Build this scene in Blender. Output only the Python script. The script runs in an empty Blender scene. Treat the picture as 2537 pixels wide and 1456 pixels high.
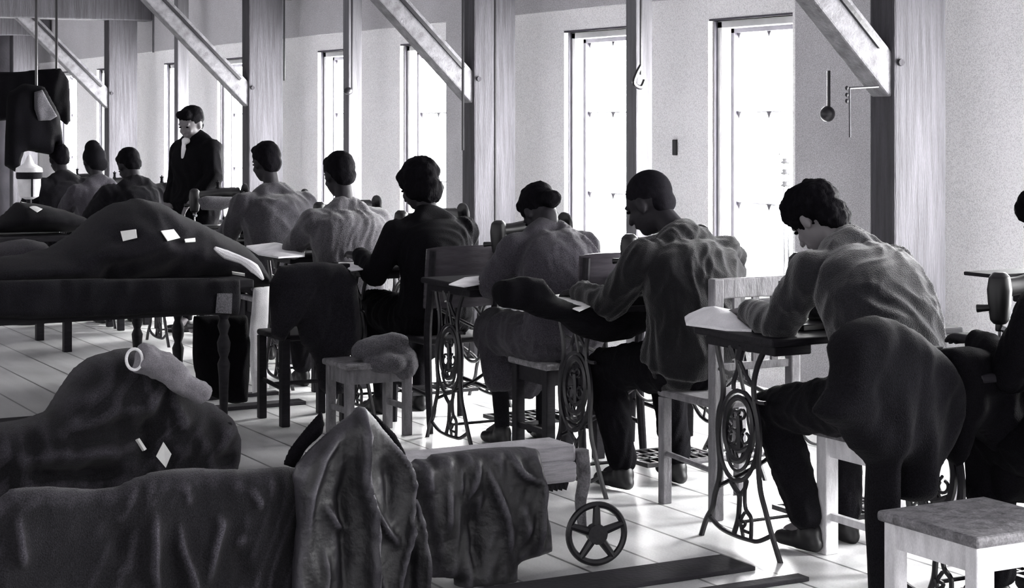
import bpy, math, random
from mathutils import Vector, Matrix, noise
random.seed(4)
S = bpy.context.scene
C = S.collection
V = Vector
# ------------------------------------------------------------------ camera
FPX = 4560.0; EYE = 1.52; HOR = 290.0; CX = 1268.5
TH = math.radians(28.7); st, ct = math.sin(TH), math.cos(TH)
cam = bpy.data.cameras.new('camera'); co = bpy.data.objects.new('camera', cam); C.objects.link(co)
co.location = (0, 0, EYE); co.rotation_euler = (math.pi/2, 0, -TH)
cam.sensor_width = 36; cam.lens = FPX/2537*36; cam.shift_y = -(728-HOR)/2537
cam.clip_start = .05; cam.clip_end = 200
S.camera = co
def ray(px, py):
    r = (px-CX)/FPX
    return V((st+ct*r, ct-st*r, (HOR-py)/FPX))
O = V((0, 0, EYE))
def onX(px, py, X): d = ray(px, py); return O+d*(X/d.x)
def onY(px, py, Y): d = ray(px, py); return O+d*(Y/d.y)
def onZ(px, py, Z=0.): d = ray(px, py); return O+d*((Z-EYE)/d.z)

# ------------------------------------------------------------------ materials
def mat(name, col, rough=.7, var=0., vs=8., bump=0., bs=60., spec=.5, sheen=0., metal=0., grain=(1, 1, 1), emit=None, mottle=0., ms=400.):
    m = bpy.data.materials.new(name); m.use_nodes = True
    nt = m.node_tree; N = nt.nodes; L = nt.links
    b = N['Principled BSDF']
    b.inputs['Roughness'].default_value = rough
    b.inputs['Specular IOR Level'].default_value = spec
    b.inputs['Metallic'].default_value = metal
    b.inputs['Sheen Weight'].default_value = sheen
    b.inputs['Sheen Roughness'].default_value = .4
    b.inputs['Base Color'].default_value = (*col, 1)
    tc = N.new('ShaderNodeTexCoord'); mp = N.new('ShaderNodeMapping'); mp.inputs['Scale'].default_value = grain
    L.new(tc.outputs['Object'], mp.inputs['Vector'])
    src = None
    if var or mottle:
        cur = None
        for amt, sc, det in ((var, vs, 4), (mottle, ms, 1)):
            if not amt: continue
            n = N.new('ShaderNodeTexNoise'); n.inputs['Scale'].default_value = sc; n.inputs['Detail'].default_value = det
            L.new(mp.outputs[0], n.inputs['Vector'])
            mr = N.new('ShaderNodeMapRange'); mr.inputs['From Min'].default_value = .3; mr.inputs['From Max'].default_value = .7
            mr.inputs['To Min'].default_value = 1-amt; mr.inputs['To Max'].default_value = 1+amt
            L.new(n.outputs['Fac'], mr.inputs['Value'])
            if cur is None: cur = mr.outputs[0]
            else:
                mu = N.new('ShaderNodeMath'); mu.operation = 'MULTIPLY'; L.new(cur, mu.inputs[0]); L.new(mr.outputs[0], mu.inputs[1]); cur = mu.outputs[0]
        mx = N.new('ShaderNodeVectorMath'); mx.operation = 'SCALE'; mx.inputs[0].default_value = col
        L.new(cur, mx.inputs['Scale']); L.new(mx.outputs[0], b.inputs['Base Color'])
    if bump:
        n = N.new('ShaderNodeTexNoise'); n.inputs['Scale'].default_value = bs; n.inputs['Detail'].default_value = 3
        L.new(mp.outputs[0], n.inputs['Vector'])
        bp = N.new('ShaderNodeBump'); bp.inputs['Strength'].default_value = bump; bp.inputs['Distance'].default_value = .01
        L.new(n.outputs['Fac'], bp.inputs['Height']); L.new(bp.outputs[0], b.inputs['Normal'])
    if emit:
        b.inputs['Emission Color'].default_value = (*col, 1); b.inputs['Emission Strength'].default_value = emit
    return m
M = {}
M['white_plaster'] = mat('white_plaster', (.93, .92, .93), .9, .04, 3, .3, 90, .2, mottle=.2, ms=210)
M['grey_plaster'] = mat('grey_plaster', (.52, .51, .53), .9, .08, 2, .3, 90, .2, mottle=.3, ms=210)
M['ceiling_board'] = mat('ceiling_board', (.2, .195, .21), .9, .2, 3, .2, 40, .2, grain=(1, .1, 1))
M['dark_wall'] = mat('dark_wall', (.10, .095, .11), .9, .3, 3, .2, 40, .2)
M['post_paint'] = mat('post_paint', (.058, .056, .063), .75, .30, 5, .5, 25, .3, grain=(9, 9, .5), mottle=.12, ms=130)
M['slim_paint'] = mat('slim_paint', (.13, .127, .137), .8, .2, 5, .3, 25, .2, grain=(9, 9, .5), mottle=.12, ms=180)
M['brace_paint'] = mat('brace_paint', (.15, .147, .157), .75, .30, 9, .5, 30, .3, grain=(2, 2, 2), mottle=.12, ms=130)
M['window_frame'] = mat('window_frame', (.70, .70, .71), .5, .06, 12, .1, 40, .4)
M['dark_frame'] = mat('dark_frame', (.06, .055, .07), .5, .2, 12)
M['pane'] = mat('pane', (1, 1, 1), .3, emit=20.0)
M['iron'] = mat('iron', (.010, .009, .012), .38, .2, 20, .1, 80, .5)
M['iron_black'] = mat('iron_black', (.004, .0036, .005), .45, 0, 20, 0, 80, .5)
M['steel'] = mat('steel', (.6, .6, .62), .25, .1, 20, 0, 80, .5, metal=1)
M['dark_wood'] = mat('dark_wood', (.011, .010, .013), .6, .3, 10, .15, 30, .18, grain=(1, 6, 6))
M['ply_wood'] = mat('ply_wood', (.05, .045, .053), .22, .25, 10, .1, 30, .6, grain=(1, 1, 6))
M['pale_wood'] = mat('pale_wood', (.42, .41, .43), .6, .25, 10, .25, 30, .4, grain=(1, 1, 8), mottle=.1, ms=150)
M['grey_wood'] = mat('grey_wood', (.16, .155, .165), .6, .35, 10, .25, 30, .4, grain=(3, 3, 1), mottle=.15, ms=150)
M['white_wood'] = mat('white_wood', (.72, .71, .73), .55, .18, 10, .25, 30, .4, grain=(3, 3, 1), mottle=.08, ms=150)
M['seat_wood'] = mat('seat_wood', (.17, .165, .175), .6, .45, 30, .4, 60, .4, grain=(1, 1, 1), mottle=.25, ms=160)
M['skin'] = mat('skin', (.15, .14, .148), .5, .08, 20, .05, 60, .4)
M['skin_shaded'] = mat('skin_shaded', (.016, .0145, .018), .65, .15, 30, .05, 60, .2)  # darker copy of skin for silhouetted people, shade put into the colour
M['hair'] = mat('hair', (.003, .0026, .0038), .8, .3, 60, .4, 220, .05, grain=(1, 1, .2))
M['hair_short'] = mat('hair_short', (.007, .0063, .0085), .85, .3, 60, .3, 260, .05)
def cloth(name, c, rough=.85, var=.2, sheen=.1, mottle=.5, bump=.5, spec=.2):
    M[name] = mat(name, c, rough, var, 7, bump, 260, spec, sheen, mottle=mottle, ms=230)
cloth('black_cloth', (.003, .0027, .004), spec=.08, sheen=.0)
cloth('dark_cloth', (.0065, .006, .008), spec=.1, sheen=.03)
cloth('charcoal_cloth', (.014, .013, .0165), spec=.1, sheen=.05)
cloth('grey_cloth', (.035, .032, .040), sheen=.1)
cloth('mid_cloth', (.085, .082, .092))
cloth('pale_cloth', (.22, .21, .23), mottle=.2)
cloth('white_cloth', (.82, .81, .83), mottle=.04)
cloth('jacket', (.005, .0047, .0062), sheen=.3)
cloth('shirt_grey', (.030, .028, .034), sheen=.3)
cloth('shirt_pale', (.065, .062, .07), sheen=.4)
cloth('shirt_back', (.012, .0115, .0145), sheen=.55)
M['leather'] = mat('leather', (.012, .0113, .0135), .5, .35, 6, .5, 28, .55, 0, mottle=.25, ms=230)
M['paper'] = mat('paper', (.9, .9, .88), .7, .04, 30)
M['porcelain'] = mat('porcelain', (.85, .85, .86), .2)
M['mat_dark'] = mat('mat_dark', (.02, .018, .024), .8, .4, 6, .3, 60)

def worn(name, amt, lo=.5, hi=.56):  # lightens convex ridges: fold highlights painted into the base colour
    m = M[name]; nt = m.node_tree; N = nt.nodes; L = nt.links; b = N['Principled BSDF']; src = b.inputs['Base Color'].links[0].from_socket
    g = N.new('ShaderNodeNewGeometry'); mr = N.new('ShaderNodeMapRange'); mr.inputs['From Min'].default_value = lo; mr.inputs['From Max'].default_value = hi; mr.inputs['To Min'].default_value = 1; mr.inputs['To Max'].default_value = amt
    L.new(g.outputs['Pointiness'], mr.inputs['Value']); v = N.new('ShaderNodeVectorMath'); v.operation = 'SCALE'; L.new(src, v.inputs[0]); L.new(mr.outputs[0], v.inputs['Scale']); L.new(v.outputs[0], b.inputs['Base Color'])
cloth('coat_wool', (.012, .0112, .0135), sheen=.1)
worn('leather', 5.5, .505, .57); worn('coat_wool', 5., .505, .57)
def floor_mat():
    m = mat('floor_boards', (.72, .71, .72), .36, spec=.6); nt = m.node_tree; N = nt.nodes; L = nt.links; b = N['Principled BSDF']
    tc = N.new('ShaderNodeTexCoord'); sp = N.new('ShaderNodeSeparateXYZ'); L.new(tc.outputs['Object'], sp.inputs[0])
    def math_(op, a, bb):
        n = N.new('ShaderNodeMath'); n.operation = op
        for i, q in enumerate((a, bb)):
            if q is None: continue
            if isinstance(q, (int, float)): n.inputs[i].default_value = q
            else: L.new(q, n.inputs[i])
        return n.outputs[0]
    u = math_('DIVIDE', sp.outputs[0], .265)
    fr = math_('FRACT', u, None); fl = math_('FLOOR', u, None)
    gap = math_('LESS_THAN', fr, .045)
    wn = N.new('ShaderNodeTexWhiteNoise'); wn.noise_dimensions = '1D'; L.new(fl, wn.inputs['W'])
    mp = N.new('ShaderNodeMapping'); mp.inputs['Scale'].default_value = (10, .9, 1); L.new(tc.outputs['Object'], mp.inputs['Vector'])
    n1 = N.new('ShaderNodeTexNoise'); n1.inputs['Scale'].default_value = 1.3; n1.inputs['Detail'].default_value = 6; L.new(mp.outputs[0], n1.inputs['Vector'])
    n2 = N.new('ShaderNodeTexNoise'); n2.inputs['Scale'].default_value = 130; n2.inputs['Detail'].default_value = 1; L.new(tc.outputs['Object'], n2.inputs['Vector'])
    a = math_('MULTIPLY', wn.outputs['Value'], .12); a = math_('ADD', a, .60)
    k = math_('MULTIPLY', n1.outputs['Fac'], .5); k = math_('ADD', k, .72)
    k2 = math_('MULTIPLY', n2.outputs['Fac'], .4); k2 = math_('ADD', k2, .8)
    a = math_('MULTIPLY', a, k); a = math_('MULTIPLY', a, k2)
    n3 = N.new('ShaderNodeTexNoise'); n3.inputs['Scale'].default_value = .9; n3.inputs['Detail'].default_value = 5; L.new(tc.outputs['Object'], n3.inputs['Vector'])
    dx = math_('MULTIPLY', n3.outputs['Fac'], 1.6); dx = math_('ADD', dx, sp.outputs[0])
    dm = N.new('ShaderNodeMapRange'); L.new(dx, dm.inputs['Value']); dm.inputs['From Min'].default_value = 3.6; dm.inputs['From Max'].default_value = 4.5; dm.inputs['To Min'].default_value = .55; dm.inputs['To Max'].default_value = 1.08  # weaker light away from the windows, painted into the board colour
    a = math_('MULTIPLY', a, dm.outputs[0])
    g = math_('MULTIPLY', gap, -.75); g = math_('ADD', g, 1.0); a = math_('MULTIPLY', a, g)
    cb = N.new('ShaderNodeCombineXYZ')
    for i in range(3): L.new(a, cb.inputs[i])
    L.new(cb.outputs[0], b.inputs['Base Color'])
    bp = N.new('ShaderNodeBump'); bp.inputs['Strength'].default_value = .25; bp.inputs['Distance'].default_value = .004
    L.new(n1.outputs['Fac'], bp.inputs['Height']); L.new(bp.outputs[0], b.inputs['Normal'])
    return m
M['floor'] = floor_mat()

# ------------------------------------------------------------------ mesh helpers
class MB:
    def __init__(s): s.v = []; s.f = []
    def add(s, vs, fs):
        o = len(s.v); s.v += [tuple(v) for v in vs]; s.f += [tuple(i+o for i in f) for f in fs]; return s
    def box(s, a, b, rot=None, at=None):
        x0, y0, z0 = a; x1, y1, z1 = b
        vs = [V((x, y, z)) for z in (z0, z1) for y in (y0, y1) for x in (x0, x1)]
        if rot is not None:
            c = V(at) if at is not None else (V(a)+V(b))/2
            vs = [rot @ (v-c)+c for v in vs]
        return s.add(vs, [(0, 2, 3, 1), (4, 5, 7, 6), (0, 1, 5, 4), (2, 6, 7, 3), (0, 4, 6, 2), (1, 3, 7, 5)])
    def beam(s, p, q, w, h, up=(0, 0, 1)):
        p, q = V(p), V(q); d = (q-p).normalized(); r = d.cross(V(up)).normalized(); u = r.cross(d)
        vs = [e+r*(i*w/2)+u*(j*h/2) for e in (p, q) for j in (-1, 1) for i in (-1, 1)]
        return s.add(vs, [(0, 2, 3, 1), (4, 5, 7, 6), (0, 1, 5, 4), (2, 6, 7, 3), (0, 4, 6, 2), (1, 3, 7, 5)])
    def tube(s, pts, r, n=8, closed=False, smooth=4, flat=1.):
        pts = [V(p) for p in pts]
        rs = list(r) if isinstance(r, (list, tuple)) else [r]*len(pts)
        if smooth > 1 and len(pts) > 2:
            P, R = [], []; m = len(pts); rng = m if closed else m-1
            for i in range(rng):
                a = pts[(i-1) % m] if closed or i > 0 else pts[0]; b = pts[i]; c = pts[(i+1) % m]; d = pts[(i+2) % m] if closed or i+2 < m else pts[-1]
                for k in range(smooth):
                    t = k/smooth
                    P.append(.5*((2*b)+(c-a)*t+(2*a-5*b+4*c-d)*t*t+(3*b-a-3*c+d)*t**3)); R.append(rs[i]*(1-t)+rs[(i+1) % m]*t)
            if not closed: P.append(pts[-1]); R.append(rs[-1])
            pts, rs = P, R
        m = len(pts); vs = []; ref = None
        for i, p in enumerate(pts):
            a = pts[i-1] if (i > 0 or closed) else p; b = pts[(i+1) % m] if (i < m-1 or closed) else p
            d = (b-a)
            d = d.normalized() if d.length > 1e-9 else V((0, 0, 1))
            if ref is None: ref = V((1, 0, 0)) if abs(d.x) < .9 else V((0, 1, 0))
            u = (ref-d*ref.dot(d)); u = u.normalized() if u.length > 1e-6 else d.orthogonal().normalized(); ref = u; w = d.cross(u)
            for k in range(n):
                t = 2*math.pi*k/n; vs.append(p+(u*math.cos(t)*flat+w*math.sin(t))*rs[i])
        fs = []
        for i in range(m if closed else m-1):
            j = (i+1) % m
            for k in range(n): fs.append((i*n+k, i*n+(k+1) % n, j*n+(k+1) % n, j*n+k))
        if not closed: fs += [tuple(range(n))[::-1], tuple((m-1)*n+k for k in range(n))]
        return s.add(vs, fs)
    def lathe(s, prof, c=(0, 0, 0), axis='z', n=20):
        vs = []; c = V(c)
        for r, h in prof:
            for k in range(n):
                t = 2*math.pi*k/n; a, b = r*math.cos(t), r*math.sin(t)
                vs.append(c+(V((a, b, h)) if axis == 'z' else V((h, a, b)) if axis == 'x' else V((a, h, b))))
        fs = []
        for i in range(len(prof)-1):
            for k in range(n): fs.append((i*n+k, i*n+(k+1) % n, (i+1)*n+(k+1) % n, (i+1)*n+k))
        fs += [tuple(range(n))[::-1], tuple((len(prof)-1)*n+k for k in range(n))]
        return s.add(vs, fs)
    def ell(s, c, r, rot=None, n=12):
        c = V(c); vs = []; fs = []
        for i in range(1, n):
            t = math.pi*i/n
            for k in range(2*n):
                p = math.pi*k/n; v = V((math.sin(t)*math.cos(p)*r[0], math.sin(t)*math.sin(p)*r[1], math.cos(t)*r[2]))
                vs.append(c+(rot @ v if rot is not None else v))
        top = len(vs); v = V((0, 0, r[2])); vs.append(c+(rot @ v if rot is not None else v)); vs.append(c-(rot @ v if rot is not None else v))
        m = 2*n
        for i in range(n-2):
            for k in range(m): fs.append((i*m+k, (i+1)*m+k, (i+1)*m+(k+1) % m, i*m+(k+1) % m))
        for k in range(m): fs.append((top, k, (k+1) % m)); fs.append((top+1, (n-2)*m+(k+1) % m, (n-2)*m+k))
        return s.add(vs, fs)
    def cap(s, p, q, r0, r1, n=12):
        p, q = V(p), V(q); s.ell(p, (r0,)*3, n=max(6, n//2)); s.ell(q, (r1,)*3, n=max(6, n//2))
        return s.tube([p, q], [r0, r1], n=n, smooth=1)
    def chain(s, pts, rs, n=12):
        for i in range(len(pts)-1): s.cap(pts[i], pts[i+1], rs[i], rs[i+1], n)
        return s
    def mesh(s, name):
        me = bpy.data.meshes.new(name); me.from_pydata(s.v, [], s.f); me.update(); return me
    def build(s, name, m, parent=None, smooth=True, bevel=0., loc=None):
        me = s.mesh(name); me.materials.append(M[m] if isinstance(m, str) else m)
        o = bpy.data.objects.new(name, me); C.objects.link(o)
        if parent is not None: o.parent = parent
        if smooth:
            for p in me.polygons: p.use_smooth = True
            try: me.set_sharp_from_angle(angle=math.radians(40))
            except Exception: pass
        if bevel:
            b = o.modifiers.new('bevel', 'BEVEL'); b.width = bevel; b.segments = 2; b.limit_method = 'ANGLE'
        if loc: o.location = loc
        return o
    def blob(s, name, m, parent=None, vox=.012, sm=5, disp=None):
        me = s.mesh(name); o = bpy.data.objects.new(name, me); C.objects.link(o)
        r = o.modifiers.new('r', 'REMESH'); r.mode = 'VOXEL'; r.voxel_size = vox
        k = o.modifiers.new('s', 'SMOOTH'); k.factor = .5; k.iterations = sm
        dg = bpy.context.evaluated_depsgraph_get(); dg.update()
        nm = bpy.data.meshes.new_from_object(o.evaluated_get(dg)); o.modifiers.clear(); o.data = nm; nm.name = name
        if disp:
            nr = [v.normal.copy() for v in nm.vertices]
            for v, n_ in zip(nm.vertices, nr): v.co = v.co + n_*disp(v.co)
        nm.materials.clear(); nm.materials.append(M[m] if isinstance(m, str) else m)
        for p in nm.polygons: p.use_smooth = True
        if parent is not None: o.parent = parent
        return o
def empty(name, loc=(0, 0, 0), rz=0):
    o = bpy.data.objects.new(name, None); C.objects.link(o); o.location = loc; o.rotation_euler = (0, 0, rz); o.empty_display_size = .1; return o
def tag(o, label, cat, group=None, kind=None):
    o['label'] = label
    if cat: o['category'] = cat
    if group: o['group'] = group
    if kind: o['kind'] = kind
    return o
def struct(o): o['kind'] = 'structure'; return o
def kids(o): return [c for c in bpy.data.objects if c.parent == o]
def copy_tree(o, parent=None):
    ch = kids(o); c = o.copy(); C.objects.link(c)
    if parent is not None: c.parent = parent
    for k in ch: copy_tree(k, c)
    return c
def folds(amp, sc=(1, 1, 1), f=6., seed=0.):
    def g(p): return amp*noise.noise(V((p.x*sc[0]*f+seed, p.y*sc[1]*f-seed, p.z*sc[2]*f)))+amp*.4*noise.noise(V((p.x*sc[0]*f*2.7+seed, p.y*sc[1]*f*2.7, p.z*sc[2]*f*2.7)))
    return g

def wrinkle(amp, f=6., seed=0.):
    def g(p):
        w_ = noise.noise(V((p.x*3+seed, p.y*3, p.z*3)))*.25
        a = noise.noise(V(((p.x+p.y*.6+w_)*f*1.6+seed, (p.y-p.x*.3)*f, (p.z+p.x*.5)*f*.42)))
        b = noise.noise(V(((p.x+w_)*f*2.6+seed*2, p.y*f*2.2, (p.z-p.x*.8)*f*.9+5)))
        return amp*((1-2.6*abs(a))*.8+(1-2.6*abs(b))*.45)
    return g
# pillow: a traced cloth shape with real thickness, folds follow traced ridge lines
def seg_d(p, a, b):
    ab = (b[0]-a[0], b[1]-a[1]); l = ab[0]**2+ab[1]**2 or 1e-9
    t = max(0, min(1, ((p[0]-a[0])*ab[0]+(p[1]-a[1])*ab[1])/l)); q = (a[0]+ab[0]*t, a[1]+ab[1]*t)
    return math.hypot(p[0]-q[0], p[1]-q[1]), q
def pillow(name, m, px, Y, tf, tb, edge=.06, ridges=(), step=.014, parent=None, nz=.006, lean=0., rdg=0., seed=0., nf=(9, 4), rf=(9, 1.6)):
    """px: outline in photo pixels laid on the vertical plane Y; tf/tb thickness front/back; ridges: (pts, amp, width) in px."""
    out = [(onY(x, y, Y).x, onY(x, y, Y).z) for x, y in px]
    # smooth outline
    rd = [([(onY(x, y, Y).x, onY(x, y, Y).z) for x, y in pts], a, w) for pts, a, w in ridges]
    xs = [p[0] for p in out]; zs = [p[1] for p in out]
    x0, z0 = min(xs)-step, min(zs)-step; nx = int((max(xs)-x0)/step)+3; nzc = int((max(zs)-z0)/step)+3
    E = list(zip(out, out[1:]+out[:1]))
    def inside(p):
        c = False
        for a, b in E:
            if (a[1] > p[1]) != (b[1] > p[1]) and p[0] < (b[0]-a[0])*(p[1]-a[1])/(b[1]-a[1])+a[0]: c = not c
        return c
    ins = {}
    for i in range(nx):
        for j in range(nzc): ins[i, j] = inside((x0+i*step, z0+j*step))
    idx = {}; vs = []; fs = []
    def vert(i, j, side):
        ip = ins[i, j]
        key = (i, j, side if ip else 0)
        if key in idx: return idx[key]
        p = (x0+i*step, z0+j*step)
        best, q = min((seg_d(p, a, b) for a, b in E), key=lambda t: t[0])
        if not ip: p = q; best = 0
        k = min(1, best/edge); k = math.sqrt(max(0, 1-(1-k)**2))
        if side > 0: y = Y-tf*k
        else: y = Y+tb*k
        if side > 0 or not ip:
            off = 0
            for pts, a, w in rd:
                ns = len(pts)-1; d, t = min((seg_d(p, pts[t], pts[t+1])[0], t) for t in range(ns))
                if d > w*5: continue
                l = math.hypot(pts[t+1][0]-pts[t][0], pts[t+1][1]-pts[t][1]) or 1; u = (t+min(1, math.hypot(p[0]-pts[t][0], p[1]-pts[t][1])/l))/ns
                e_ = min(1, 3.2*u, 3.2*(1-u)) if a < .09 else min(1, 6*u, 1)
                off += a*max(0, e_)*(.6*math.exp(-(d/(w*.8))**2)+.4/(1+(d/(w*1.3))**2))
            if rdg:
                wv = noise.noise(V((p[0]*3, p[1]*2.5, seed+9)))*.12
                off += rdg*(.75-2.2*abs(noise.noise(V(((p[0]+wv)*rf[0]+seed, p[1]*rf[1], seed)))))+rdg*.5*(.6-2*abs(noise.noise(V(((p[0]-p[1]*.35+wv)*rf[0]*1.9, p[1]*rf[1]*1.8, seed+3)))))
            off += nz*(noise.noise(V((p[0]*nf[0]+seed, p[1]*nf[1], seed)))+.5*noise.noise(V((p[0]*nf[0]*3+seed, p[1]*nf[1]*2, seed+5))))
            y -= off*(k if ip else 0)
        y += lean*(p[1]-z0)
        idx[key] = len(vs); vs.append((p[0], y, p[1])); return idx[key]
    for i in range(nx-1):
        for j in range(nzc-1):
            cs = [(i, j), (i+1, j), (i+1, j+1), (i, j+1)]
            if any(ins[c] for c in cs):
                f = [vert(*c, 1) for c in cs]; g = [vert(*c, -1) for c in cs]
                if len(set(f)) > 2: fs.append(tuple(f))
                if len(set(g)) > 2 and f != g: fs.append(tuple(g[::-1]))
    b = MB(); b.v = vs; b.f = fs
    o = b.build(name, m, parent, smooth=False)
    for p in o.data.polygons: p.use_smooth = True
    sm = o.modifiers.new('smooth', 'SMOOTH'); sm.factor = .5; sm.iterations = 1
    return o

# ------------------------------------------------------------------ room
XW = 5.85
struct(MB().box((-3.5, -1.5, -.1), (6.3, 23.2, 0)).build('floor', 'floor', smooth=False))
struct(MB().box((-3.5, -1.5, 2.95), (6.3, 23.2, 3.05)).build('ceiling', 'ceiling_board', smooth=False))
struct(MB().box((-3.5, 23, 0), (6.3, 23.2, 2.95)).build('wall_back', 'dark_wall', smooth=False))
wins = []
for k in range(-2, 4):
    for a, b in ((7.66, 8.42), (9.25, 10.0)): wins.append((a+4*k, b+4*k))
wins.sort(); SILL, HEAD = .55, 2.05
# window wall: white bays with the window openings, grey piers and grey upper band
w = MB(); g = MB(); y = -1.5
bays = [(6.92+4*k+.68-4, 10.95+4*k-4) for k in range(0, 5)]   # white bays (7.6..10.95 + 4k)
bays = [(7.6+4*k, 10.95+4*k) for k in range(-2, 4)]
TOPW = 2.19
prev = -1.5
for a, b in bays:
    a = max(a, -1.5)
    if a > prev: g.box((XW-.03, prev, 0), (XW+.3, a, TOPW))
    prev = b
    ws = [w_ for w_ in wins if w_[0] >= a-.01 and w_[1] <= b]
    yy = a
    for (p, q) in ws:
        w.box((XW, yy, 0), (XW+.3, p, TOPW)); w.box((XW, p, 0), (XW+.3, q, SILL)); w.box((XW, p, HEAD), (XW+.3, q, TOPW)); yy = q
    w.box((XW, yy, 0), (XW+.3, b, TOPW))
g.box((XW-.03, prev, 0), (XW+.3, 23, TOPW))
g.box((XW-.03, -1.5, TOPW), (XW+.3, 23, 2.95))
struct(w.build('wall_right', 'white_plaster', smooth=False))
g2 = struct(g.build('trim_1', 'grey_plaster', smooth=False))
def make_window():
    f = MB(); W = .75; H = HEAD-SILL
    # origin: near lower corner of opening, y along wall, x outward
    for a, b in (((.05, 0, 0), (.11, .05, H)), ((.05, W-.05, 0), (.11, W, H)), ((.05, 0, 0), (.11, W, .05)), ((.05, 0, H-.04), (.11, W, H))): f.box(a, b)
    root = f.build('window_1', 'window_frame', smooth=False, bevel=.004)
    d = MB()
    for a, b in (((.11, .05, .05), (.14, .075, H-.04)), ((.11, W-.08, .05), (.14, W-.05, H-.04)), ((.11, .05, H-.065), (.14, W-.05, H-.04)), ((0.03, W-.008, 0), (.05, W, H)), ((-.002, 0, H), (.05, W, H+.012))): d.box(a, b)
    d.build('sash', 'dark_frame', root, smooth=False)
    p = MB(); p.box((.15, .05, .05), (.16, W-.05, H-.04)); p.build('pane', 'pane', root, smooth=False)
    mu = MB()
    for z in (.5, 1.0): mu.box((.128, .07, z-.006), (.148, W-.07, z+.006))
    mu.build('glazing_bar', 'window_frame', root, smooth=False)
    h = MB()
    for z in (.5, 1.0, H-.06):
        for yy in (.10, W/2, W-.10): h.add([V((.127, yy-.022, z)), V((.127, yy+.022, z)), V((.127, yy, z-.04)), V((.147, yy-.022, z)), V((.147, yy+.022, z)), V((.147, yy, z-.04))], [(0, 2, 1), (3, 4, 5), (0, 1, 4, 3), (1, 2, 5, 4), (2, 0, 3, 5)])
    h.build('curtain_clip', 'dark_frame', root, smooth=False)
    s = MB().box((-.04, -.03, -.035), (.11, W+.03, 0)); s.build('sill', 'window_frame', root, smooth=False, bevel=.004)
    return root
w0 = make_window()
for i, (a, b) in enumerate(wins):
    o = w0 if i == 0 else copy_tree(w0)
    o.location = (XW, a, SILL); o.name = 'window_%d' % (i+1); struct(o)

# posts with braces and tie beams
X0 = 5.5; SP = 3.99
def make_post():
    r = empty('timber_post')
    MB().box((-.15, -.085, 0), (.15, .085, 2.95)).build('upright', 'post_paint', r, smooth=False, bevel=.012)
    b = MB().beam((-.10, 0, 1.66), (-1.08, 0, 2.62), .15, .13, up=(0, 1, 0)); b.build('diagonal_brace', 'brace_paint', r, smooth=False, bevel=.01)
    g_ = MB().beam((-.22, -.066, 1.828), (-1.05, -.066, 2.64), .022, .03, up=(0, 1, 0)); g_.build('gap_strip', 'iron', r, smooth=False)  # dark strip standing in for the shaded gap between brace planks
    MB().box((-6.5, -.11, 2.5), (.3, .11, 2.72)).build('tie_beam', 'post_paint', r, smooth=False, bevel=.012)
    MB().lathe([(.0, 0), (.016, 0), (.016, .02), (0, .02)], (-.12, -.10, 1.76), 'y', 8).build('bolt', 'mat_dark', r)
    return r
pl = ['nearest timber post with brace, grey painted, right of the ladle shape', 'timber post with brace in the middle, behind the woman at the plywood chair', 'timber post with brace behind the young man next to the standing woman', 'far timber post with brace, left of the standing woman', 'farthest timber post with tie beam, in the dark upper left corner']
p0 = make_post()
for i in range(5):
    o = p0 if i == 0 else copy_tree(p0)
    o.location = (X0, 1.157*X0+i*SP, 0); tag(o, pl[i], 'post', 'timber posts along the windows')
sl = ['slim grey support strip with a hook, left of the bald man', 'slim grey support strip with a pull cord, above the crew-cut sewer', 'slim grey support strip above the standing woman']
for i in range(3):
    o = MB().box((-.055, -.055, 0), (.055, .055, 2.95)).build('slim_post', 'slim_paint', smooth=False, bevel=.008)
    o.location = (5.6, 8.74+i*3.99, 0); tag(o, sl[i], 'post', 'slim posts between the timber posts')
# low shelf brackets etc on near post
def cord(name, label, cat, top, bot, r=.006, m='iron', end=None, grp='cords and rods hanging from the ceiling'):
    root = empty(name, bot); z1 = top-bot[2]
    MB().tube([(0, 0, 0), (0, 0, z1)], r, 6, smooth=1).build('line', m, root)
    if end == 'knob': MB().ell((-.03, 0, -.01), (.035, .03, .028)).build('knob', 'iron', root)
    if end == 'hook': MB().tube([(0, 0, .05), (-.03, 0, .0), (-.045, 0, -.05), (0, 0, -.07), (.025, 0, -.03)], .013, 6).build('hook', 'iron', root)
    if end == 'ball': MB().ell((-.006, 0, 0), (.034, .034, .036)).build('ball', 'iron', root)
    return tag(root, label, cat, grp)
def at_cord(px, py, Y): p = onY(px, py, Y); return (p.x, p.y, p.z)
cord('ceiling_cord', 'thin dark cord hanging left of the second brace, far left', 'cord', 2.94, at_cord(380, 130, 16.5), .010)
cord('ceiling_cord', 'thin dark cord hanging beside the post behind the young man', 'cord', 2.94, at_cord(704, 200, 13.5), .008)
cord('ceiling_cord', 'dark pull cord with a round knob over the crew-cut sewer', 'cord', 2.94, at_cord(872, 222, 12.4), .008, end='knob')
cord('ceiling_cord', 'short dark rod on the middle post ending beside the brace', 'rod', 2.94, at_cord(1147, 372, 9.9), .009)
cord('ceiling_cord', 'full-height dark cable running down the middle post', 'cable', 2.94, at_cord(1227, 800, 9.85), .009)
cord('ceiling_cord', 'dark cord ending in an iron hook left of the bald man', 'cord', 2.94, at_cord(1588, 185, 8.6), .008, end='hook')
cord('ceiling_cord', 'faint cord between the two tall windows', 'cord', 2.94, at_cord(1674, 160, 8.95), .005, m='post_paint')
cord('wall_ladle', 'dark ladle-shaped weight hanging right of the tall window', 'weight', at_cord(2058, 175, 6.6)[2], at_cord(2053, 282, 6.6), .0085, end='ball')
b_ = MB().box((-.012, -.02, -.045), (.0, .02, .045)); o = b_.build('wall_catch', 'iron', bevel=.004); o.location = onX(1674, 365, XW-.001); tag(o, 'small dark metal catch on the white wall between the windows', 'catch')
h = empty('pipe_bracket', (0, 0, 0))
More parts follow.
